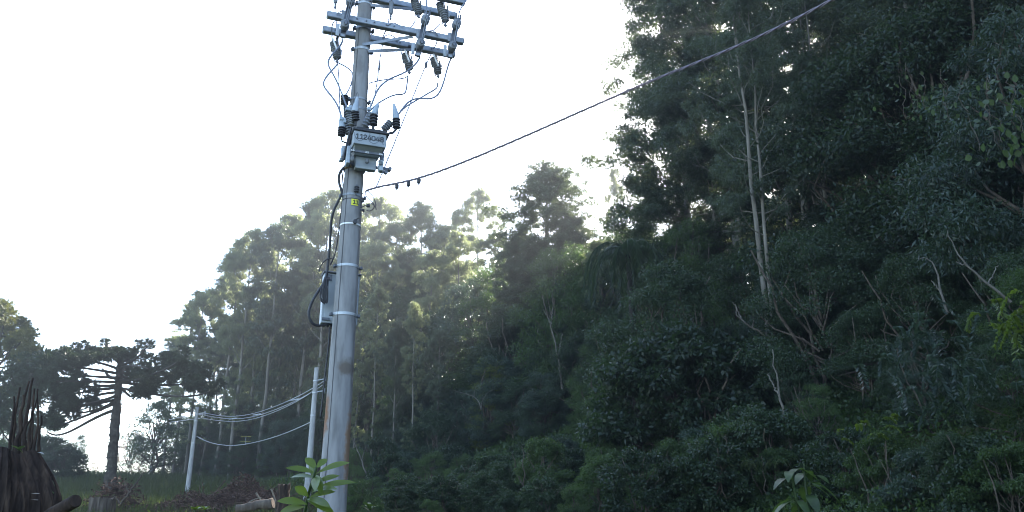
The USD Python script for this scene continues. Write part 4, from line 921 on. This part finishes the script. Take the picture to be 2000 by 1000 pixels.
twiggy('pale bare trunk with forked top in the hazy middle', [[(1098, 760), (1090, 700), (1076, 640), (1062, 605)], [(1090, 700), (1098, 650)], [(1076, 640), (1080, 600)]], 41, .06)
twiggy('thin pale branches spread in the middle of the forest face', [[(940, 800), (925, 775), (905, 768), (885, 762)], [(925, 775), (930, 755)], [(940, 800), (950, 770), (966, 760)]], 44, .035)

# ------------------------------------------------------------------ foreground: stumps, logs, brush
def stump(label, px, py_top, half_px, Y, mat, rough, lean=0, tilt=0, name='tree_stump', seed=3, jag=.06, furrow=0):
    c = at(px, py_top, Y); g = float(ground(c[0], Y)) - .15; R = half_px / _F * Y
    nz, na = 48, 260 if furrow else 96
    a = np.linspace(0, 2 * np.pi, na, endpoint=False); zz = np.linspace(0, 1, nz)
    Ag, Zg = np.meshgrid(a, zz)
    H = c[2] - g
    rad = R * (1 + .16 * np.exp(-Zg * H / (1.2 * R))) * (1 + rough * (meshkit.fbm(np.stack([np.cos(Ag) * 2.6, np.sin(Ag) * 2.6, Zg * H * .6 / R * .35], -1), 4, seed) - .5) * 2
              + rough * .55 * (meshkit.fbm(np.stack([np.cos(Ag) * 9, np.sin(Ag) * 9, Zg * H / R * .5], -1), 3, seed + 4) - .5) * 2)
    if furrow:
        fz = meshkit.fbm(np.stack([np.cos(Ag) * 22, np.sin(Ag) * 22, Zg * H / R * .55], -1), 3, seed + 6); rad = rad - R * .09 * np.clip(1 - np.abs(fz - .5) * 9, 0, 1) * np.clip((1 - Zg) * 30, .2, 1)
        rad = rad * (1 - .42 * np.clip((Zg - .86) / .14, 0, 1) ** 1.8)
    topz = H * (1 - jag * meshkit.fbm(np.stack([np.cos(a) * 3, np.sin(a) * 3, 0 * a], -1), 3, seed + 9)) + tilt * R * np.cos(a)
    X = np.stack([c[0] + rad * np.cos(Ag) + lean * Zg * H, Y + rad * np.sin(Ag), g + Zg * topz[None]], -1).reshape(-1, 3)
    i, j = np.meshgrid(np.arange(nz - 1), np.arange(na), indexing='ij'); k = i * na + j; k2 = i * na + (j + 1) % na
    q = np.stack([k, k2, k2 + na, k + na], -1).reshape(-1, 4)
    t = Thing(name, label, 'stump', (c[0], Y, g))
    t.part('bark', (X, np.vstack([q[:, [0, 1, 2]], q[:, [0, 2, 3]]])), mat, smooth=50)
    ring = X[(nz - 1) * na:] - Z * .012; cen = ring.mean(0) - Z * .02
    t.part('cut_top', (np.vstack([ring, cen]), np.stack([np.arange(na), (np.arange(na) + 1) % na, np.full(na, na)], 1)), 'wood_cut')
    return t, c, R, g
st, sc_, sR, sg = stump('big rough barked stump in the lower left corner', -16, 872, 132, 3.2, 'bark_stump', .2, seed=11, jag=.02, furrow=1)
for (px, py, w) in ((72, 963, .006), (71, 976, .004)):
    r = ray(px, py); o = np.array([sc_[0], 3.2]) ; 
    # point on the front of the stump
    dd = r[:2] / np.linalg.norm(r[:2]); tca = o @ dd; off = o - dd * tca; th = math.sqrt(max(.001, (sR * 1.02) ** 2 - off @ off)); hit = C0 + r / np.linalg.norm(r[:2]) * (tca - th)
    out = unit(np.array([hit[0] - o[0], hit[1] - o[1], 0])); sd = np.array([-out[1], out[0], 0])
    v = [hit + out * .03 * 0 - out * .02]
    th_ = np.linspace(-1.4, 1.4, 9); rim = np.array([hit + sd * w * math.sin(x) * 1.3 + out * w * math.cos(x) * 1.6 for x in th_])
    m = trimesh.convex.convex_hull(np.vstack([rim, rim * 1 - Z * w * .35, [hit - out * .03]])); st.part('bracket_fungus', m, 'fungus')
def blade_leaf(base, d, up, L, W, bend=.25, n=7, thick=.0, fold=.18, tip=1.0):
    """one leaf: pointed oval, creased along its midrib and bending down"""
    d = unit(d); s = unit(np.cross(d, up)); nn = np.cross(s, d)
    t = np.linspace(0, 1, n); prof = np.sin(np.pi * np.clip(t ** 1.15, 0, 1)) ** .8; prof[0] = .08; prof[-1] = 0.01
    mid = base + d * (L * t)[:, None] - Z * (bend * L * t ** 2)[:, None]
    l = mid + s * (W / 2 * prof)[:, None] + nn * (fold * W / 2 * prof)[:, None]; r = mid - s * (W / 2 * prof)[:, None] + nn * (fold * W / 2 * prof)[:, None]
    v = np.vstack([mid, l, r]); k = np.arange(n - 1)
    f = np.vstack([np.stack([k, k + 1, k + 1 + n], 1), np.stack([k, k + 1 + n, k + n], 1), np.stack([k, k + 1 + 2 * n, k + 1], 1), np.stack([k, k + 2 * n, k + 1 + 2 * n], 1)])
    return v, f
sl = Thing('stump_seedling', 'few green and bluish leaves sprouting on the big stump top', 'plant', at(80, 905, 3.3))
for (px, py, dx, dz, L, W, mt) in ((86, 925, .5, -.35, .10, .03, 'leaf_mid'), (62, 885, .6, .1, .075, .022, 'leaf_blue'), (55, 890, .4, -.8, .06, .02, 'leaf_mid'), (20, 895, -.9, .3, .07, .03, 'leaf_blue'), (44, 884, -.3, .35, .06, .03, 'leaf_mid'), (60, 898, .9, -.7, .11, .028, 'leaf_blue'), (35, 880, .5, .4, .05, .02, 'leaf_dark')):
    sl.part('leaf', blade_leaf(at(px, py, 3.25), (dx, -.3, dz), Z, L, W), mt, smooth=True)
sl.part('stem', tube(curve([at(55, 915, 3.3), at(58, 895, 3.28), at(62, 884, 3.25)], 8), .004, 5), 'bark_dark')
# upright bare stems behind it
ss = Thing('stem_clump', 'clump of dark bare upright stems behind the big stump', 'plant', at(45, 905, 4.4))
for (x0, x1, y1, r) in ((12, 26, 772, .013), (22, 42, 752, .016), (30, 44, 770, .018), (38, 54, 745, .014), (48, 62, 738, .018), (58, 66, 758, .015), (66, 74, 765, .011), (74, 82, 800, .015), (44, 58, 790, .013), (54, 70, 775, .010)):
    Yk = 4.4 + r2.uniform(-.2, .2); p = wobble(r2, at(x0, 930, Yk), at(x1 + r2.normal() * 3, y1 + 8 + r2.normal() * 9, Yk), 10, .006)
    ss.part('stem', tube(p, np.linspace(r * .85, r * .3, 10), 7), 'bark_stump', smooth=True)
lg = at(112, 1000, 3.05); lg2 = at(147, 979, 2.95)
lt = Thing('log_stub', 'short dark sawn branch poking out right of the big stump', 'log', lg)
pp = wobble(r2, lg - (lg2 - lg) * 1.2, lg2, 8, .004)
lt.part('bark', tube(pp, np.linspace(.026, .022, 8), 12), 'bark_stump', smooth=True); e = unit(lg2 - lg); lt.part('cut_end', cyl(lg2 - e * .004, lg2 + e * .003, .0195, 12), 'bark_stump')
stump('weathered split stump at the foot of the araucaria', 204, 966, 20, 24, 'bark_dark', .3, seed=5, jag=.25)
stump('tall narrow torn stump left of the young plant', 556, 940, 11, 20, 'bark_stump', .25, seed=8, jag=.12)
root = Thing('root_heap', 'tangle of reddish dry twigs heaped round the araucaria foot', 'brush', at(225, 980, 26), kind='stuff')
def twigs(n, cx, cy, wx, wy, h, Lr, rr, seed):
    g_ = np.random.default_rng(seed); out = []
    for _ in range(n):
        a = g_.normal(size=2) * .5; x, y = cx + a[0] * wx, cy + a[1] * wy
        z = float(ground(x, y)) + h * math.exp(-(a @ a) * 1.6) * g_.random() ** .6
        d = g_.normal(size=3) * [1, 1, .35]; d = unit(d) * g_.uniform(*Lr)
        p = wobble(g_, np.array([x, y, z]) - d / 2, np.array([x, y, z]) + d / 2, 5, .06 * np.linalg.norm(d)); out.append(tube(p, np.linspace(1, .4, 5) * g_.uniform(*rr), 4, False))
    return out
c = at(228, 980, 27)
root.part('twigs', twigs(240, c[0], 27, .9, 1.0, 1.0, (.3, 1.1), (.006, .016), 5), 'dry_brush', kind='stuff')
ld = [c + [r2.normal() * .5, r2.normal() * .4, 0] for _ in range(700)]; ld = np.array([[q[0], q[1], float(ground(q[0], q[1])) + 1.1 * r2.random() * math.exp(-((q[0] - c[0]) ** 2) * 1.2)] for q in ld])
root.part('dry_leaves', leaves(r2, ld, .12, .06, .1), 'dry_brush', kind='stuff')
twiggy('dead bare branch leaning beside the araucaria foot', [[(236, 985), (252, 962), (270, 938), (282, 918)], [(252, 962), (242, 940)], [(236, 985), (222, 968)], [(246, 970), (268, 962)]], 26, .035, 'bark_dark')
brush = Thing('brush_pile', 'wide heap of reddish brown cut brush behind the logs', 'brush', at(450, 980, 28), kind='stuff')
c = at(452, 975, 28)
brush.part('twigs', twigs(650, c[0] + .3, 28, 2.6, 3.0, .85, (.3, 1.3), (.006, .018), 6), 'dry_brush', kind='stuff')
ld = []
for _ in range(16000):
    a = r2.normal(size=2) * .5; x, y = c[0] + .2 + a[0] * 2.9, 28 + a[1] * 3.0; ld.append([x, y, float(ground(x, y)) + (.7 + .6 * math.sin(x * 2.3) * math.sin(y * 1.9 + 1)) * math.exp(-(a @ a) * 1.6) * r2.random() ** .35])
brush.part('dry_leaves', leaves(r2, np.array(ld), .11, .04, .1), 'dry_brush', kind='stuff')
lo = Thing('cut_log', 'mossy brown log lying on the brush left of the young plant', 'log', at(500, 990, 22))
p = wobble(r2, at(462, 994, 22), at(533, 983, 22), 10, .03); lo.part('bark', tube(p, np.linspace(.10, .14, 10) + r2.normal(size=10) * .008, 14), 'bark_dark', smooth=True)
e = unit(p[-1] - p[-2]); lo.part('cut_end', cyl(p[-1], p[-1] + e * .01, .125, 14), 'bark_stump')
for i, pts in enumerate(([(476, 990), (492, 978), (510, 972)], [(500, 962), (512, 980), (522, 990)], [(530, 955), (546, 1000)])):
    single('pale_stick', tube(curve([at(x, y, 22.5) for x, y in pts], 8), np.linspace(.025, .01, 8), 5), 'bark_pale', ['pale stick lying across the brush left of the log', 'pale stick leaning over the middle of the log', 'pale thin stick standing right of the log'][i], 'stick', smooth=True)

# ------------------------------------------------------------------ foreground plants
base = at(596, 1000, 5.6); base[2] = float(ground(base[0], 5.6))
yp = Thing('young_plant', 'young plant with long glossy green leaves before the big pole', 'plant', base)
stem1 = curve([base, at(596, 1000, 5.6), at(604, 960, 5.55), at(613, 930, 5.5), at(618, 912, 5.5)], 20)
yp.part('stem', tube(stem1, np.linspace(.018, .008, 20), 7), 'leaf_mid', smooth=True)
for (bx, by, tx, ty, dy, W) in ((618, 918, 596, 893, .05, .075), (618, 915, 640, 895, .05, .07), (617, 925, 560, 915, .0, .06), (618, 925, 681, 905, -.1, .062), (616, 935, 570, 934, .2, .05), (617, 930, 616, 958, -.25, .08), (618, 928, 626, 962, -.2, .07),
                               (614, 940, 608, 900, .2, .07), (614, 945, 662, 930, -.05, .055), (610, 958, 690, 944, -.1, .062), (608, 962, 655, 958, -.25, .05), (604, 972, 652, 962, -.1, .06), (602, 970, 575, 950, -.05, .08), (600, 985, 545, 980, -.1, .075),
                               (600, 975, 640, 992, -.2, .07), (596, 990, 552, 1002, -.15, .07), (600, 978, 646, 1004, -.15, .075)):
    p, q = at(bx, by, 5.52), at(tx, ty, 5.52 + dy); L = np.linalg.norm(q - p)
    yp.part('leaf', blade_leaf(p, (q - p) + Z * .22 * L, Z * .55 - np.array([0, 1, 0]), L * 1.12, W * .72, .2, 9), 'leaf_fresh', smooth=True)
def rosette(label, px, py, Y, n, L, W, mat, name='leafy_plant', spread=.7, cat='plant', stem=True, seed=1, up=.6):
    g_ = np.random.default_rng(seed); c = at(px, py, Y); g = float(ground(c[0], Y))
    t = Thing(name, label, cat, (c[0], Y, g))
    if stem: t.part('stem', tube(wobble(g_, np.array([c[0], Y, g - .05]), c, 8, .01), np.linspace(.012, .006, 8), 6), 'leaf_mid', smooth=True)
    for k in range(n):
        a = k * 2.4; d = np.array([math.cos(a) * spread, math.sin(a) * spread, up * g_.uniform(.3, 1.3)])
        t.part('leaf', blade_leaf(c - Z * g_.uniform(0, .25) * L, d, Z, L * g_.uniform(.7, 1.15), W * g_.uniform(.8, 1.2), .35), mat, smooth=True)
rosette('small yellow green leaf tuft at the bottom edge, left of two', 382, 993, 6, 9, .075, .03, 'leaf_fresh', seed=2)
rosette('small yellow green leaf tuft at the bottom edge, right of two', 401, 993, 6, 8, .06, .026, 'leaf_fresh', seed=3)
rosette('bright leafy plant at the bottom edge right of the big pole', 722, 990, 7, 12, .13, .035, 'leaf_mid', seed=4)
def blades(label, px, py, Y, n, H, W, mat, wx=.3, name='grass_clump', seed=1, droop=.35):
    g_ = np.random.default_rng(seed); c = at(px, py, Y); g = float(ground(c[0], Y)); t = Thing(name, label, 'grass', (c[0], Y, g))
    H = (c[2] - g) if H is None else H
    for k in range(n):
        b = np.array([c[0] + g_.normal() * wx, Y + g_.normal() * wx, c[2] - H]); a = g_.uniform(0, 6.28)
        t.part('blade', blade_leaf(b, (math.cos(a) * .35, math.sin(a) * .35, 1), np.array([math.cos(a + 1.57), math.sin(a + 1.57), 0.1]), H * g_.uniform(.7, 1.25), W, droop, 8, fold=.1), mat, smooth=True)
blades('narrow leaved grass clump at the bottom left of the lone slim pole', 318, 978, 9, 26, .32, .016, 'leaf_fresh', .09, seed=5)
blades('tall drooping grass at the forest foot right of centre', 1220, 935, 24, 60, 1.3, .05, 'leaf_grass', .7, seed=6)
blades('hanging strap leaved grass above the broad leaved plant', 1462, 842, 19, 40, .9, .04, 'leaf_grass', .35, seed=7, droop=.9)
blades('grass tussock left of the broad leaved plant', 1440, 950, 17, 50, .8, .03, 'leaf_grass', .4, seed=8, droop=.7)
blades('tall grass behind the brush heap', 505, 918, 36, 70, 1.6, .05, 'leaf_grass', 1.1, seed=9)
blades('tall grass at the foot of the lone slim pole', 400, 925, 46, 60, 1.8, .06, 'leaf_grass', 1.0, seed=10)
blades('tall grass right of the young plant', 970, 930, 36, 60, 1.5, .05, 'leaf_grass', 1.0, seed=12)
g_ = np.random.default_rng(31); c = at(1568, 905, 10.5); g = float(ground(c[0], 10.5)); bl = Thing('broad_leaved_plant', 'tall plant with big drooping broad leaves at the lower right', 'plant', (c[0], 10.5, g))
for s_ in range(3):
    top = c + [(s_ - 1) * .16, g_.normal() * .1, -.1 * abs(s_ - 1)]; b = np.array([c[0] + (s_ - 1) * .07, 10.5, g - .05])
    bl.part('stem', tube(wobble(g_, b, top, 8, .02), np.linspace(.03, .012, 8), 7), 'leaf_mid', smooth=True)
    for k in range(13):
        a = k * 2.4 + s_; q = b + (top - b) * g_.uniform(.3, 1); r_ = q[2] > top[2] - .2
        bl.part('leaf', blade_leaf(q, (math.cos(a), math.sin(a), .5 if r_ else .1), Z, g_.uniform(.28, .42), g_.uniform(.11, .16), .75, 8), 'leaf_mid', smooth=True)
# feathery sprays and creepers at the right
def spray(label, px, py, Y, n, L, leaf, wid, mat, name, seed, hang=1.0, spreadx=.8):
    """drooping leafy sprays: thin stalks with paired leaflets"""
    g_ = np.random.default_rng(seed); c = at(px, py, Y); t = Thing(name, label, 'plant', c)
    for k in range(n):
        a = g_.uniform(0, 6.28); s0 = c + g_.normal(size=3) * [spreadx, .4, spreadx * .55]; h = np.array([math.cos(a), math.sin(a), 0]) * .6
        q = np.linspace(0, 1, 12)[:, None]; l_ = L * g_.uniform(.7, 1.3); ln = s0 + h * l_ * q + Z * l_ * (.45 * q - hang * q ** 2)
        tg = unit(np.gradient(ln, axis=0)); sd = unit(np.cross(tg, Z)); idx = np.repeat(np.arange(1, 12), 4); sg = np.tile([1, -1, 1, -1], 11)[:, None]
        d = unit(sd[idx] * sg + tg[idx] * .5 - Z * .35 + g_.normal(size=(44, 3)) * .2); p0 = ln[idx] + tg[idx] * g_.uniform(-.02, .02, (44, 1)); s2_ = unit(np.cross(d, tg[idx] + .1))
        v = np.stack([p0, p0 + d * leaf * .5 + s2_ * wid / 2, p0 + d * leaf, p0 + d * leaf * .5 - s2_ * wid / 2], 1).reshape(-1, 3); kk = np.arange(44)[:, None] * 4
        t.part('spray', join([tube(ln, np.linspace(.008, .003, 12), 4, False), (v, np.vstack([kk + [0, 1, 2], kk + [0, 2, 3]]))]), mat)
spray('bluish feathery sprays hanging over the shrubs at right', 1870, 720, 14, 46, .55, .11, .035, 'leaf_blue', 'feathery_shrub', 41, 1.1, .55)
spray('bluish feathery sprays higher on the right slope', 1810, 655, 15, 26, .5, .11, .035, 'leaf_blue', 'feathery_shrub', 42, 1.0, .4)
spray('bright green drooping fronds touching the right edge', 1990, 610, 10.5, 26, .4, .09, .03, 'leaf_fresh', 'fern_bush', 43, 1.0, .25)
spray('yellow green sprig low beside the broad leaved plant', 1690, 835, 16, 10, .35, .09, .04, 'leaf_fresh', 'fern_bush', 44, .6, .2)
def creeper(label, px, py, Y, n, seed, w, h, leaf):
    g_ = np.random.default_rng(seed); c = at(px, py, Y); t = Thing('creeper', label, 'vine', c)
    for k in range(6):
        s0 = c + [g_.normal() * w * .5, g_.normal() * .2, h * .5]; t.part('vine', tube(wobble(g_, s0, s0 - Z * h * g_.uniform(.7, 1.2), 10, .05), .006, 4, False), 'bark_dark')
    for k in range(n):
        p = c + [g_.normal() * w * .5, g_.normal() * .25, g_.uniform(-.5, .5) * h]; a = g_.uniform(0, 6.28)
        t.part('leaf', blade_leaf(p, (math.cos(a) * .5, math.sin(a) * .5 - .3, -.9), np.array([math.cos(a), math.sin(a), .6]), leaf * g_.uniform(.7, 1.3), leaf * .8 * g_.uniform(.7, 1.2), .1, 5), 'leaf_mid', smooth=True)
creeper('large heart leaved creeper hanging near the upper right edge', 1960, 230, 13, 110, 51, .7, 1.6, .13)
creeper('large leaved creeper under the right trees, left of the edge creeper', 1800, 190, 17, 70, 52, 1.0, 1.2, .12)

# ------------------------------------------------------------------ ground cover
def cover(name, label, n, test, leaf, wid, mat, hmax, seed, droop=-.2):
    g_ = np.random.default_rng(seed); P0 = []
    while len(P0) < n:
        x, y = g_.uniform(-45, 20, 20000), g_.uniform(5, 92, 20000); ok = test(x, y) & (np.abs(x / y) < .68) & (g_.random(20000) < np.minimum(1, (16 / y) ** 1.2))
        P0 += list(zip(x[ok], y[ok]))
    P0 = np.array(P0[:n]); z = ground(P0[:, 0], P0[:, 1]); lump = meshkit.fbm(np.stack([P0[:, 0] * .6, P0[:, 1] * .6, 0 * z], -1), 3, 3)
    pos = np.stack([P0[:, 0], P0[:, 1], z + hmax * lump * g_.random(n)], 1)
    sc = np.clip(P0[:, 1] / 18, .6, 3)
    v, f = leaves(g_, pos, 1, 1, droop)
    v = v.reshape(-1, 4, 3); o = v[:, :1]; d = (v[:, 2:3] - o); wv = (v[:, 1:2] - v[:, 3:4])
    d = d * leaf * sc[:, None, None]; wv = wv * wid * sc[:, None, None]
    v = np.concatenate([o, o + d * .45 + wv * .5, o + d, o + d * .45 - wv * .5], 1).reshape(-1, 3)
    return single(name, (v, f), mat, label, 'ground cover' if 'ivy' in label or 'leafy' in label else 'grass', kind='stuff')
cover('bank_plants', 'leafy low ground cover on the bank at the lower right', 90000, lambda x, y: (edge_d(x, y) > -3.5) & (edge_d(x, y) < 7) & (y < 60), .11, .05, 'leaf_mid', 1.3, 61)
cover('grass', 'short pasture grass on the open slope', 90000, lambda x, y: (edge_d(x, y) < -1) & (x < 2), .18, .014, 'leaf_grass', .25, 62, -1.2)

# two more dense crowns that close the wood's border against the sky
stand(NEAR[2], 1352, -110, 38, 'tall_tree', 'dense tall tree at the border of the open sky, nearest the cable crossing', 'tree', wide=1.3, rot=130)
stand(NEAR[0], 1318, 150, 40, 'tall_tree', 'shorter dense tree bulging into the sky below the cable', 'tree', wide=1.5, rot=40)
